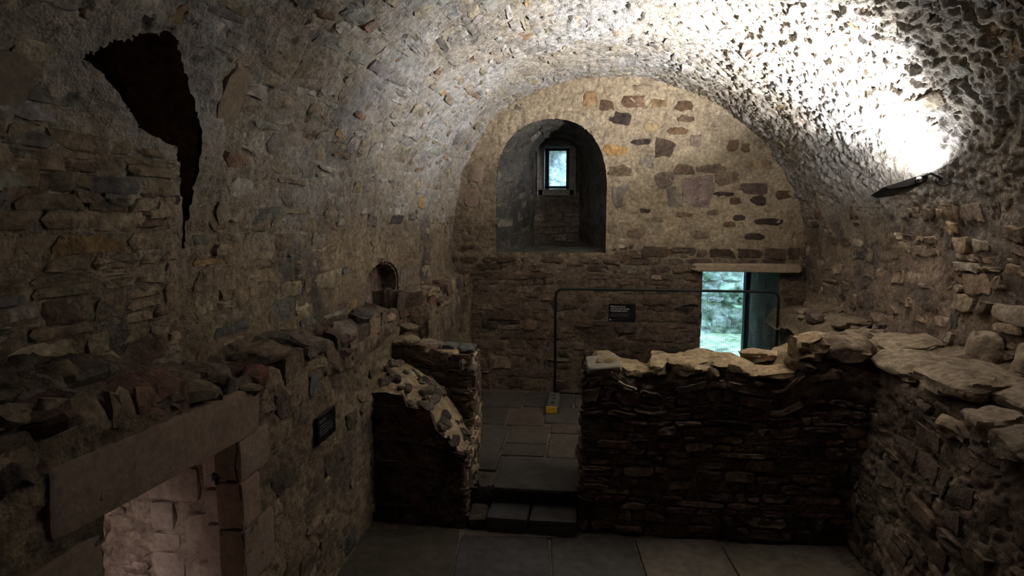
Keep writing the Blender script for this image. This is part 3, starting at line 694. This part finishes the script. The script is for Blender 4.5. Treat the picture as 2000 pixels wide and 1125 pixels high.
pr_.mesh('ledge_rubble', np.concatenate([np.arange(2.82, 3.9, .02)]), np.concatenate([np.linspace(-2, 3, 9)[:-1], np.arange(3, 10.2, .02)]), M_MORTAR, two_tone((.26, .205, .14), (.20, .155, .11), 1.4), wr2)
SL = [(3.02, 6.1, .55, .85, .10, .15, (.46, .37, .27)), (3.28, 6.75, .62, .8, .09, -.1, (.45, .36, .25)), (3.10, 5.35, .62, .72, .10, .2, (.43, .34, .25)), (3.42, 5.9, .5, .7, .08, .3, (.42, .33, .24)), (2.95, 4.72, .42, .46, .11, -.15, (.40, .32, .24)), (3.35, 4.9, .5, .6, .10, .1, (.38, .31, .235)),
      (2.88, 5.02, .3, .3, .09, .5, (.41, .32, .22)), (3.3, 4.3, .6, .5, .12, .1, (.36, .29, .22)), (2.9, 4.25, .4, .42, .12, -.1, (.36, .29, .22)), (3.25, 7.5, .5, .62, .08, .2, (.40, .32, .22)), (3.32, 8.2, .45, .6, .09, 0, (.33, .26, .185)), (3.1, 7.35, .26, .34, .10, .4, (.24, .18, .13)), (3.3, 9.0, .45, .7, .1, .1, (.27, .21, .15)), (3.02, 8.6, .2, .4, .1, .1, (.24, .18, .14)),
      (3.0, 3.7, .5, .6, .12, .1, (.36, .29, .22)), (2.83, 6.52, .2, .26, .09, .3, (.36, .28, .2))]
for i, (x, y, dx, dy, dz, rz, c) in enumerate(SL):
    rock('ledge_slab', (x, y, float(ledgeR(np.array(x), np.array(y))) + .02 + .03 * ((i * 7) % 3)), (dx * .92, dy * .85, dz * 1.45), (rl.normal(0, .03), -.12 + rl.normal(0, .04), rz), 200 + i, M_STONE, tuple(.66 * q for q in c), wr2, n=8, k=7, amp=.085)
for i in range(22):
    y = 3.6 + 6 * rl.random(); x = 2.86 + .8 * rl.random(); s_ = rl.uniform(.07, .16)
    rock('ledge_stone', (x, y, float(ledgeR(np.array(x), np.array(y))) + .03), (s_, s_ * 1.4, s_ * .6), (rl.normal(0, .2), rl.normal(0, .2), rl.normal(0, 1)), 240 + i, M_STONE, ((.25, .2, .14), (.2, .155, .115), (.15, .115, .09))[i % 3], wr2, n=4, k=5, amp=.1)
for i, (x, y, dx, dy, dz) in enumerate(((3.58, 5.35, .3, .34, .34), (3.62, 4.85, .26, .4, .36), (3.55, 5.95, .22, .36, .3))):   # big boulders bedded at the foot of the upper wall
    rock('foot_boulder', (x + .05, y, 2.10), (dx, dy * 1.1, dz * 1.1), (.1 * i, .1, .2 * i), 270 + i, M_STONE, (.33, .265, .195), wall_right, n=9, k=2.7, amp=.05)

# -- right cross wall
def ztopR(x, y): return 1.70 + .05 * np.sin(x * 6) - .06 * sstep(.25, .4, x) * sstep(.85, .7, x) + .12 * sstep(1.95, 2.05, x)
pathC, LC = smooth_path([(-.04, 6.95), (-.04, 6.14), (2.9, 6.20)], .07)
pc = Patch(plan_wall(pathC, ztopR, 1.7), LOWR, HIGHR, ref=(1.2, 0, 2))
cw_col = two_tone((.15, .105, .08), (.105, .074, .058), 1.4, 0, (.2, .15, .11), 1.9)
cross_r = struct(pc.mesh('partition_wall', np.arange(0, LC, .02), np.arange(0, 1.71, .02), M_MORTAR, cw_col), 'broken waist-high cross wall of dark rubble to the right of the steps')
def wall_top_R(u, v):   # v: distance behind the front face, whose line runs slightly askew
    u = np.asarray(u, float); v = np.asarray(v, float)
    z = ztopR(u, 0) + .02 + .05 * np.sin(v / .8 * math.pi) - .24 * sstep(.16, .06, v) - .22 * sstep(.10, .02, u)
    return np.stack([u + 0 * v, 6.14 + .0204 * (u + .04) + v, z + 0 * v], -1)
Patch(wall_top_R, LOWR, [('n', .03, 6), ('n', .02, 12), ('n', .006, 27)], ref=(1, 6, 9)).mesh('wall_top', np.arange(.02, 2.95, .02), np.arange(.06, .84, .02), M_MORTAR, two_tone((.33, .25, .155), (.26, .195, .12), 2), cross_r)
Patch(plane_patch((-.04, 6.95, .3), (1, 0, 0), (0, 0, 1)), LOWR, HIGHR, ref=(1, 12, 1)).mesh('wall_rear_face', np.arange(0, 3.1, .06), np.arange(0, 1.45, .06), M_MORTAR, cw_col, cross_r)
qc = coursed(.05, LC - .02, .02, 1.62, (.05, .14), (.09, .34), 55, .016, .10, .08, .012, .25)
ccl = pick(len(qc), [((.185, .125, .095), 4), ((.125, .088, .07), 3), ((.23, .17, .125), 2), ((.23, .135, .10), 1.2), ((.26, .21, .155), .8)], r, .22)
pc.stones(qc, np.abs(r.normal(.016, .02, len(qc))) + .004, ccl, cross_r, jitter=.016)
CAPS = [(.17, 6.36, .35, .4, .09, 1.745, (.30, .28, .22), .05), (.17, 6.26, .34, .22, .07, 1.63, (.27, .22, .15), 0), (.50, 6.35, .28, .4, .10, 1.70, (.44, .34, .2), .3), (.74, 6.42, .26, .46, .13, 1.75, (.46, .36, .22), -.1), (1.05, 6.35, .42, .46, .14, 1.78, (.47, .36, .22), .05), (1.25, 6.22, .16, .2, .15, 1.71, (.2, .145, .1), 0),
        (1.48, 6.42, .42, .5, .13, 1.78, (.46, .35, .21), -.1), (1.85, 6.4, .4, .45, .11, 1.72, (.44, .33, .2), .1), (1.9, 6.78, .5, .26, .1, 1.80, (.45, .33, .21), 0), (2.16, 6.34, .36, .42, .24, 1.98, (.36, .27, .17), .1), (2.14, 6.27, .3, .3, .14, 1.83, (.28, .21, .14), .3), (2.5, 6.34, .46, .42, .2, 1.99, (.24, .18, .13), -.15), (2.72, 6.5, .3, .36, .26, 1.97, (.3, .23, .17), .5), (2.42, 6.62, .4, .4, .14, 2.0, (.4, .31, .2), .2), (.9, 6.72, .4, .36, .1, 1.74, (.43, .33, .2), 0), (1.4, 6.74, .42, .34, .1, 1.76, (.43, .33, .2), 0)]
for i, (x, y, dx, dy, dz, z, c, rz) in enumerate(CAPS):
    rock('cap_stone', (x, y, z), (dx, dy, dz), (rl.normal(0, .06), rl.normal(0, .06), rz), 300 + i, M_STONE if i else M_DRESS, tuple(.78 * q for q in c), cross_r, n=7, k=4.5 if i > 1 else 9, amp=.10 if i > 1 else .03)  # lime-coloured caps with the vault's bounce light put into the tone

# -- left cross wall: a stepped stump in front, a taller leaf behind
def interp_f(xs, zs): return lambda x: np.interp(x, xs, zs)
zf = interp_f([-2.4, -1.93, -1.88, -1.62, -1.56, -1.40, -1.34, -1.22], [1.42, 1.42, 1.27, 1.24, 1.0, .96, .78, .70])
zr = interp_f([-2.4, -2.05, -1.75, -1.55, -1.4, -1.3, -1.2], [1.66, 1.58, 1.42, 1.18, .92, .78, .7])
def ztopL(x, y): return zf(x) + (zr(x) - zf(x)) * np.clip((y - 6.1) / .6, 0, 1)
pathK, LK = smooth_path([(-2.4, 6.12), (-1.25, 6.08), (-1.25, 6.9)], .05)
pk = Patch(plan_wall(pathK, ztopL, 1.4), [('n', .02, 1.6)], HIGHR[:2] + [('n', .006, 27)], ref=(1.5, 2, 3))
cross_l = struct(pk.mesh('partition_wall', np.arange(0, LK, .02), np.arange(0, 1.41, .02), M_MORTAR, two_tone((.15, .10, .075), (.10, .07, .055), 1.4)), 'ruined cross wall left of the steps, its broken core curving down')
def slopef(x, y): return ztopL(x, y) + .015 + .05 * np.sin(np.clip((y - 6.1) / .6, 0, 1) * math.pi)
ps = Patch(height_patch(slopef), [('n', .03, 2.2)], [('n', .02, 6), ('n', .012, 14)], ref=(-1, 5, 9))
ps.mesh('wall_core', np.arange(-2.4, -1.23, .015), np.arange(6.09, 6.82, .015), M_MORTAR, two_tone((.44, .35, .23), (.38, .30, .195), 2), cross_l)
for i in range(46):
    x = -2.22 + .95 * rl.random(); y = 6.13 + .55 * rl.random(); s_ = rl.uniform(.06, .16)
    rock('core_stone', (x, y, float(slopef(np.array(x), np.array(y))) + .006), (s_, s_ * rl.uniform(.8, 1.4), s_ * .55), (rl.normal(.5, .2), rl.normal(.3, .2), rl.normal(0, 1)), 330 + i, M_STONE, ((.17, .145, .125), (.10, .08, .065), (.2, .165, .135), (.075, .06, .05))[i % 4], cross_l, n=4, k=4, amp=.1)
qk = coursed(.02, LK - .7, .02, 1.32, (.06, .14), (.12, .34), 57, .014, .09, .1, .01, .2)
pk.stones(qk, np.abs(r.normal(.012, .014, len(qk))), pick(len(qk), [((.13, .085, .065), 4), ((.09, .062, .052), 3), ((.16, .09, .07), 1)], r), cross_l)
qk2 = coursed(LK - .78, LK - .02, .02, 1.36, (.07, .16), (.12, .3), 58, .03, .15, .15, .02, .2)
pk.stones(qk2, r.normal(.006, .012, len(qk2)), pick(len(qk2), [((.40, .31, .22), 2), ((.46, .37, .26), 2), ((.3, .23, .17), 1)], r), cross_l)  # end stones paler than the front: light on this face is in their colour
def ztopM(x, y): return np.interp(x, [-2.4, -2.1, -1.7, -1.45, -1.3], [1.74, 1.74, 1.70, 1.66, 1.62]) + .03 * np.sin(x * 9)
pathM, LM = smooth_path([(-2.4, 6.76), (-1.31, 6.76), (-1.31, 7.35)], .05)
pm = Patch(plan_wall(pathM, ztopM, 1.7), [('n', .02, 1.6)], HIGHR[:2] + [('n', .006, 27)], ref=(1.5, 2, 3))
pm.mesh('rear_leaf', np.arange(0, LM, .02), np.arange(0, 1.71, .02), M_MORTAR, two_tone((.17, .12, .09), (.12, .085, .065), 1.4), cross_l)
qm = coursed(.02, LM - .5, .6, 1.66, (.08, .17), (.14, .36), 59, .016, .1, .08, .02, .2)
pm.stones(qm, np.abs(r.normal(.014, .014, len(qm))), pick(len(qm), [((.16, .105, .08), 4), ((.11, .075, .06), 3), ((.2, .13, .1), 1)], r), cross_l)
qm2 = coursed(LM - .56, LM - .02, .4, 1.66, (.08, .18), (.14, .36), 60, .03, .14, .1, .02, .2)
pm.stones(qm2, r.normal(.008, .012, len(qm2)), pick(len(qm2), [((.42, .34, .24), 2), ((.47, .39, .28), 2), ((.32, .25, .19), 1)], r), cross_l)  # paler palette paints the lit end of the rear leaf
Patch(height_patch(lambda x, y: ztopM(x, y) + .01 - .18 * sstep(6.83, 6.76, y) - .18 * sstep(-1.38, -1.31, x)), [('n', .03, 2)], [('n', .02, 7), ('n', .01, 15)], ref=(-1, 6, 9)).mesh('rear_leaf_top', np.arange(-2.4, -1.29, .02), np.arange(6.75, 7.38, .02), M_MORTAR, two_tone((.36, .29, .2), (.28, .22, .155), 2), cross_l)
for i, (x, y, dx, dy, dz, z, c) in enumerate(((-2.12, 6.9, .3, .34, .10, 1.84, (.34, .28, .18)), (-2.15, 7.1, .22, .24, .08, 1.95, (.22, .18, .13)), (-1.86, 7.0, .26, .3, .09, 1.76, (.27, .22, .17)), (-1.62, 7.1, .2, .3, .08, 1.74, (.15, .145, .14)), (-1.42, 7.1, .2, .26, .08, 1.72, (.14, .14, .135)), (-1.65, 6.86, .34, .16, .08, 1.70, (.38, .3, .2)), (-1.38, 6.84, .2, .2, .2, 1.58, (.27, .23, .2)), (-2.1, 6.8, .36, .12, .16, 1.72, (.14, .1, .08)))):
    rock('cap_stone', (x, y, z), (dx, dy, dz), (rl.normal(0, .05), rl.normal(0, .05), rl.normal(0, .2)), 370 + i, M_STONE, c, cross_l, n=6, k=6, amp=.07)

# ------------------------------------------------------------------ floors and steps
floor = struct(Patch(height_patch(lambda x, y: 0 * x - .012), [], [('n', .006, 6)], ref=(0, 3, 9)).mesh('floor', np.arange(-2.6, 3.0, .08), np.arange(-2.3, 6.6, .08), M_MORTAR, two_tone((.20, .165, .13), (.15, .125, .10), 2)))
def flag(x0, x1, y0, y1, z, th, parent, col, seed, skew=0.0, tilt=.004, gap=.022):
    rr = np.random.default_rng(seed)
    rock('flagstone', ((x0 + x1) / 2, (y0 + y1) / 2, z - th / 2), (x1 - x0 - gap, y1 - y0 - gap, th), (rr.normal(0, tilt), rr.normal(0, tilt), skew + rr.normal(0, .006)), seed, M_FLAG, col, parent, n=6, k=18, amp=.006)
xs = [-2.32, -1.23, -.31, .55, 1.41, 2.48]; sd = 400
FC = [(.075, .065, .05), (.075, .074, .078), (.085, .08, .076), (.16, .14, .115), (.155, .135, .105), (.15, .13, .1)]
for i in range(5):
    yt = 5.98 + .10 * max(0, (xs[i] + 1.3)) * .9
    flag(xs[i], xs[i + 1], 5.02, min(yt, 6.12), .012, .06, floor, FC[i], sd, .10); sd += 1
for j, (ya, yb) in enumerate(((4.0, 5.0), (2.9, 4.0), (1.8, 2.9), (.7, 1.8))):
    for i in range(5): flag(xs[i] + (j % 2) * .2 - .1, xs[i + 1] + (j % 2) * .2 - .1, ya, yb, .012, .06, floor, FC[(i + j) % 6], sd, .06); sd += 1
rock('edge_slab', (-.75, 5.99, .0), (.98, .12, .03), (0, 0, .08), 460, M_FLAG, (.13, .11, .085), floor, n=4, k=14, amp=.01)
platform = struct(Patch(height_patch(lambda x, y: 0 * x + .335), [], [('n', .008, 6)], ref=(0, 8, 9)).mesh('floor_platform', np.arange(-2.4, 3.1, .06), np.arange(6.42, 10.3, .06), M_MORTAR, two_tone((.20, .17, .145), (.115, .098, .082), 2.0)))
MB().box((-.65, 6.55, .15), (1.4, .36, .32)).build('platform_riser', flat_mat('dark_riser_stone', (.06, .05, .042), .9), platform)
PF = [(-1.0, -.04, 6.30, 7.2, 0), (-1.32, -1.02, 6.75, 7.3, 1), (-1.9, -1.06, 7.22, 8.3, 0), (-1.04, -.5, 7.22, 7.62, 1), (-.48, .2, 7.22, 8.05, 2), (-1.04, -.5, 7.64, 8.3, 2), (-.48, .2, 8.07, 8.45, 3), (-1.9, -1.15, 8.32, 9.1, 1), (-1.13, -.62, 8.32, 9.0, 3), (-.6, .3, 8.47, 9.2, 0), (-1.9, -1.0, 9.12, 9.98, 2), (-.98, -.2, 9.22, 9.98, 1), (-.18, .8, 9.22, 9.98, 0)]
for i, (x0, x1, y0, y1, c) in enumerate(PF): flag(x0, x1, y0, y1, .365, .06, platform, ((.085, .076, .068), (.075, .067, .058), (.088, .077, .066), (.098, .076, .063))[c], 500 + i, 0, .006, .014)
for x0 in (.4, 1.3, 2.1):
    for j in range(4): flag(x0, x0 + .84, 7.0 + .78 * j, 7.76 + .78 * j, .365, .06, platform, ((.085, .082, .078), (.1, .09, .08))[j % 2], 540 + j + int(x0 * 10))
for i, (x0, x1, c) in enumerate(((-1.02, -.58, (.075, .073, .075)), (-.57, -.07, (.085, .078, .07)))):
    rock('step_block', ((x0 + x1) / 2, 6.20, .085), (x1 - x0 - .01, .42, .19), (0, 0, -.02), 560 + i, M_FLAG, c, platform, n=6, k=14, amp=.015)
rock('step_block', (-1.13, 6.22, .07), (.2, .36, .18), (0, 0, .05), 565, M_STONE, (.12, .1, .08), platform, n=5, k=8, amp=.04)
rock('step_block', (-1.12, 6.5, .25), (.22, .3, .2), (0, 0, .1), 566, M_STONE, (.09, .072, .06), platform, n=5, k=8, amp=.04)

# ------------------------------------------------------------------ side room behind the left doorway
wsd = Patch(plane_patch((-4.6, 3.70, 0), (1, 0, 0), (0, 0, 1)), [('n', .02, 1.5)], [('n', .022, 6), ('r', .012, 9), ('p', .03, 10), ('n', .006, 26)], ref=(-3.4, 1, 1.5))
side = struct(wsd.mesh('wall_side_room', np.arange(0, 2.13, .02), np.arange(0, 2.03, .02), M_MORTAR, two_tone((.34, .26, .205), (.24, .175, .14), 2.6)))
qd = coursed(.05, 1.62, .05, 1.9, (.12, .26), (.18, .42), 81, .03, .16, .15, .03)
wsd.stones(qd, r.normal(.004, .014, len(qd)), pick(len(qd), [((.33, .245, .2), 3), ((.25, .185, .155), 2)], r), side, limit=80)
for i, (x0, x1, z0, z1) in enumerate(((-2.98, -2.60, 1.36, 1.60), (-2.97, -2.8, 1.14, 1.34), (-2.72, -2.52, .75, 1.26), (-2.98, -2.74, .8, .98), (-2.96, -2.76, 1.0, 1.12), (-2.98, -2.53, .45, .73), (-2.70, -2.53, 1.62, 1.78))):
    rock('quoin', ((x0 + x1) / 2, 3.73, (z0 + z1) / 2), (x1 - x0, .1, z1 - z0), (0, 0, 0), 600 + i, M_DRESS, (.33, .255, .22), side, n=6, k=10, amp=.03)
for i, (z0, z1) in enumerate(((0, .42), (.43, .84), (.85, 1.24), (1.25, 1.485), (1.50, 1.80))):
    rock('rebate_stone', (-2.435, 3.70, (z0 + z1) / 2), (.17, .16, z1 - z0 - .006), (0, 0, 0), 620 + i, M_DRESS, (.40, .315, .29), side, n=5, k=14, amp=.012)
MB().box((-2.42, 3.61, 1.585), (.045, .03, .05), bev=.006).cyl((-2.41, 3.6, 1.575), (-2.37, 3.545, 1.57), .012, 10).build('door_pintle', M_IRON, side)
b = MB()
b.box((-4.65, 2.3, 1.0), (.1, 3.2, 2.1)); b.box((-3.5, .8, 1.0), (2.4, .1, 2.1)); b.box((-3.55, 2.3, 2.03), (2.25, 3.0, .08)); b.box((-3.5, 2.3, -.06), (2.4, 3.2, .1))
o = b.build('side_room_shell', M_MORTAR, side); a_ = o.data.attributes.new('Col', 'FLOAT_COLOR', 'POINT'); a_.data.foreach_set('color', np.tile(np.array([.3, .24, .2, 1], np.float32), len(o.data.vertices)))
b = MB(); b.box((-2.47, 2.38, .95), (.34, .12, 1.95)); b.box((-2.43, 3.02, 1.97), (.3, 1.5, .12))  # near reveal lengthened out of view to keep lamp light off the far jamb
o = b.build('door_reveal_light_stop', M_DRESS, side); a_ = o.data.attributes.new('Col', 'FLOAT_COLOR', 'POINT'); a_.data.foreach_set('color', np.tile(np.array([.25, .19, .16, 1], np.float32), len(o.data.vertices)))
MB().cyl((-2.9, 1.35, 1.91), (-2.9, 1.35, 1.985), .17, 20).build('lamp_rose', M_BLACK, side)

# ------------------------------------------------------------------ unseen shell added to keep sky light out, ground and rock face outside
wf = MB(); wf.box((.4, -2.35, 2.7), (7.5, .2, 6.2)); o = struct(wf.build('wall_front', M_MORTAR)); a_ = o.data.attributes.new('Col', 'FLOAT_COLOR', 'POINT'); a_.data.foreach_set('color', np.tile(np.array([.27, .22, .16, 1], np.float32), len(o.data.vertices)))
b = MB()  # closed box added around the chamber to block sky light
b.box((-6.2, 4.7, 2.8), (.3, 15, 7)); b.box((6.2, 4.7, 2.8), (.3, 15, 7)); b.box((0, -2.9, 2.8), (12.6, .3, 7)); b.box((0, 4.6, 6.4), (12.6, 15.2, .3)); b.box((0, 4.6, -.35), (12.6, 15.2, .3))
yo, dy = 12.03, .24
for x0, x1, z0, z1 in ((-6.3, WX0 - .06, -.4, 6.4), (WX0 - .06, WX1 + .06, -.4, WZ0 - .06), (WX0 - .06, WX1 + .06, WZ1 + .06, 6.4), (WX1 + .06, 1.82, -.4, 6.4), (1.82, 3.02, 2.44, 6.4), (1.82, 3.02, -.4, .34), (3.02, 6.3, -.4, 6.4)):
    b.box(((x0 + x1) / 2, yo, (z0 + z1) / 2), (x1 - x0, dy, z1 - z0))
o = struct(b.build('outer_light_shell', M_MORTAR)); a_ = o.data.attributes.new('Col', 'FLOAT_COLOR', 'POINT'); a_.data.foreach_set('color', np.tile(np.array([.3, .26, .2, 1], np.float32), len(o.data.vertices)))
ground = struct(Patch(height_patch(lambda x, y: 0 * x + .33 + .05 * sstep(12.2, 15, y)), [('n', .05, .8)], [('n', .02, 4)], ref=(0, 13, 9)).mesh('ground', np.arange(-7, 9, .12), np.arange(10.22, 16.4, .12), M_MOSS, two_tone((.50, .55, .42), (.38, .47, .30), 1.2)))
def rf(u, v):
    u = np.asarray(u, float); v = np.asarray(v, float); return np.stack([u + 0 * v, 15.6 + .12 * v + 0 * u, .2 + v + 0 * u], -1)
po = Patch(rf, [('n', .25, .6), ('n', .12, 1.6)], [('n', .06, 4), ('r', .05, (3, 3, 7)), ('n', .02, 12)], ref=(1, 0, 3))
def rock_col(p):
    c = two_tone((.24, .30, .24), (.36, .38, .37), 1.3, .1, (.15, .21, .15), 2)(p)
    t = sstep(2.6, 4.0, p[..., 2])[..., None]; return c * (1 - t) + np.array((.55, .55, .53)) * t
rock_wall = struct(po.mesh('boundary_wall', np.arange(-6, 8.5, .05), np.arange(0, 6.2, .05), M_MOSS, rock_col), 'mossy stone boundary wall seen through the doorway and the slit window')
qo = coursed(-3.5, 7, .1, 6.0, (.14, .34), (.25, .7), 91, .04, .16, .12, .05)
cz = qo.mean(1)[:, 1]; co = pick(len(qo), [((.28, .34, .28), 3), ((.38, .41, .40), 3), ((.19, .26, .18), 2), ((.40, .35, .36), .7)], r); hi = sstep(2.3, 3.6, cz)[:, None]
co = co * (1 - hi) + np.array((.58, .58, .56)) * np.exp(r.normal(0, .18, (len(qo), 1))) * hi
po.stones(qo, r.normal(.04, .05, len(qo)), co, rock_wall, M_MOSS, limit=200, jitter=.04, minshow=-.03, deep=.12)

# ------------------------------------------------------------------ site fence panel across the back
fence = tag(empty('mesh_fence', (1.2, 9.6, .36)), 'dark mesh site fence panel standing in front of the back wall and doorway', 'fence')
FX0, FX1, FZ0, FZ1, FY, RAD = -.50, 2.86, .37, 2.15, 9.6, .02
arc = lambda cx, cz, a0, a1, rr=.12: [(cx + rr * math.cos(t), FY, cz + rr * math.sin(t)) for t in np.linspace(a0, a1, 8)]
path = [(FX0, FY, FZ0)] + arc(FX0 + .12, FZ1 - .12, math.pi, math.pi / 2) + arc(FX1 - .12, FZ1 - .12, math.pi / 2, 0) + [(FX1, FY, FZ0)]
MB().tube(path, RAD, 10).build('frame', M_GALV, fence, True)
MB().tube([(FX0, FY, .47), (FX1, FY, .47)], .014, 8).build('bottom_rail', M_GALV, fence, True)
MB().box((FX0 + .045, FY, .50), (.07, .02, .075), bev=.006).build('bracket', M_GALV, fence)
b = MB()
for x in np.arange(FX0 + .03, FX1, .028): b.tube([(x, FY, .47), (x, FY, FZ1)], .0011, 3)
for z in np.arange(.72, FZ1, .25): b.tube([(FX0, FY - .004, z), (FX1, FY - .004, z)], .0016, 3)
o = b.build('wire_mesh', M_WIRE, fence, True); o['kind'] = 'stuff'
fb = tag(empty('ballast_block', (-.5, 9.2, .365)), 'grey rubber ballast block with a yellow end, under the fence post', 'block')
mb = MB(); mb.box((-.5, 9.22, .425), (.19, .72, .115), bev=.02); mb.build('body', M_RUBBER, fb)
mb = MB(); mb.box((-.51, 8.852, .425), (.165, .02, .10), bev=.004); o = mb.build('reflector', M_YELLOW, fb); o['label'] = 'yellow reflective end'
for y in (9.03, 9.25, 9.42): MB().cyl((-.5, y, .470), (-.5, y, .486), .026, 12).build('socket', M_BLACK, fb)

def text(s, size, loc, rot, mat, parent, name='lettering', bold=0.0):
    cu = bpy.data.curves.new(name, 'FONT'); cu.body = s; cu.size = size; cu.extrude = .0004; cu.offset = bold; cu.space_line = 1.0
    t = bpy.data.objects.new(name, cu); COL.objects.link(t); cu.materials.append(mat)
    bpy.context.view_layer.update(); me = bpy.data.meshes.new_from_object(t.evaluated_get(bpy.context.evaluated_depsgraph_get()))
    bpy.data.objects.remove(t); me.name = name
    if not me.materials: me.materials.append(mat)
    o = bpy.data.objects.new(name, me); COL.objects.link(o)
    o.parent = parent; o.location = loc; o.rotation_euler = rot
    return o
def print_line(n, width, loc, h, parent, seed):
    # a line of small print too fine to read: one raised mark per word
    rr = np.random.default_rng(seed); w = rr.uniform(.5, 1.4, n); w = w / w.sum() * width * rr.uniform(.86, 1); b = MB(); x = 0
    for q in w: b.box((loc[0] + x + q * .43, loc[1], loc[2]), (q * .86, .0008, h)); x += q
    o = b.build('small_print', M_INKDIM, parent); o.matrix_parent_inverse = Matrix.Identity(4); o['kind'] = 'stuff'; return o
# notice tied to the fence
ns = tag(empty('notice_sign', (.535, FY - .03, 1.645)), 'small black notice with white lines of text hanging on the fence mesh', 'sign')
def local(o_):   # parts given in the sign's own frame
    o_.matrix_parent_inverse = Matrix.Identity(4); return o_
local(MB().box((0, 0, .145), (.415, .008, .29), bev=.003).build('board', M_SIGN, ns))
for i, s in enumerate(('Please do not go', 'past this point during', 'conservation work')): text(s, .0335, (-.178, -.006, .235 - .034 * i), (math.pi / 2, 0, 0), M_INK, ns, bold=.0007)
for i, n_ in enumerate((7, 6, 7)): print_line(n_, .32, (-.178, -.0052, .128 - .017 * i), .0065, ns, 10 + i)
local(MB().cyl((-.182, -.003, .036), (-.182, -.007, .036), .011, 14).build('emblem', M_INK, ns)); local(MB().box((-.132, -.005, .035), (.055, .003, .008)).build('emblem_line', M_INKDIM, ns))
for sx in (-.2, .2): local(MB().box((sx * .9, .012, .275), (.012, .035, .006)).build('cable_tie', M_BLACK, ns))
# information panel on the left wall
ip = tag(empty('information_panel', (-2.205, 4.84, 1.40), (0, 0, math.pi / 2)), 'black information panel fixed to the left wall beyond the doorway', 'sign')
local(MB().box((0, 0, .12), (.36, .025, .235), bev=.004).build('board', M_SIGN, ip))
print_line(2, .13, (-.14, -.0135, .185), .018, ip, 3)
for i, n_ in enumerate((5, 6, 5, 4)): print_line(n_, .27, (-.14, -.0135, .145 - .024 * i), .008, ip, 20 + i)

# ------------------------------------------------------------------ floodlight
fl = tag(empty('floodlight', tuple(LAMP_POS)), 'slim charcoal floodlight on the right wall shining up at the vault', 'floodlight')
zx = LAMP_N; xx = Vector((1, 0, 0)); xx = (xx - zx * xx.dot(zx)).normalized(); yy = zx.cross(xx); RM = np.array([[xx[i], yy[i], zx[i]] for i in range(3)])
def W(x, y, z): return tuple(np.array(LAMP_POS) + RM @ np.array((x, y, z)))
prof = [(-.24, .0), (-.2, -.045), (-.05, -.075), (.1, -.078), (.17, -.05), (.19, .008)]
V = []; F = []
for y in (-.14, -.125, .125, .14):
    k_ = .75 if abs(y) > .13 else 1
    for (x, z) in prof: V.append(W(x * (.97 if k_ < 1 else 1), y, z * k_))
n = len(prof)
for s in range(3):
    for i in range(n): F.append([s * n + i, s * n + (i + 1) % n, (s + 1) * n + (i + 1) % n, (s + 1) * n + i])
F += [list(range(n))[::-1], [3 * n + i for i in range(n)]]
mesh_obj('housing', np.array(V), F, M_HOUSE, fl, smooth=False)
mesh_obj('lens', np.array([W(-.16, -.1, .006), W(.15, -.1, .006), W(.15, .1, .006), W(-.16, .1, .006)]), [[0, 1, 2, 3]], M_LENS, fl, smooth=False)
for sy, yw in ((-.15, 6.33), (.15, 6.6)): MB().tube([W(.06, sy, -.015), W(.2, sy, -.01), (3.30, yw, 3.64)], .012, 8).build('bracket', M_HOUSE, fl)
MB().cyl(W(.07, -.18, -.036), W(.07, -.135, -.036), .026, 16).build('pivot_bolt', M_CHROME, fl, True)
mb = MB(); mb.tube([(3.28 + .04 * math.cos(t) + .012 * t, 6.42 - .01 * t, 3.62 + .045 * math.sin(t)) for t in np.linspace(0, 9, 40)], .005, 6); mb.build('cable', M_BLACK, fl, True)
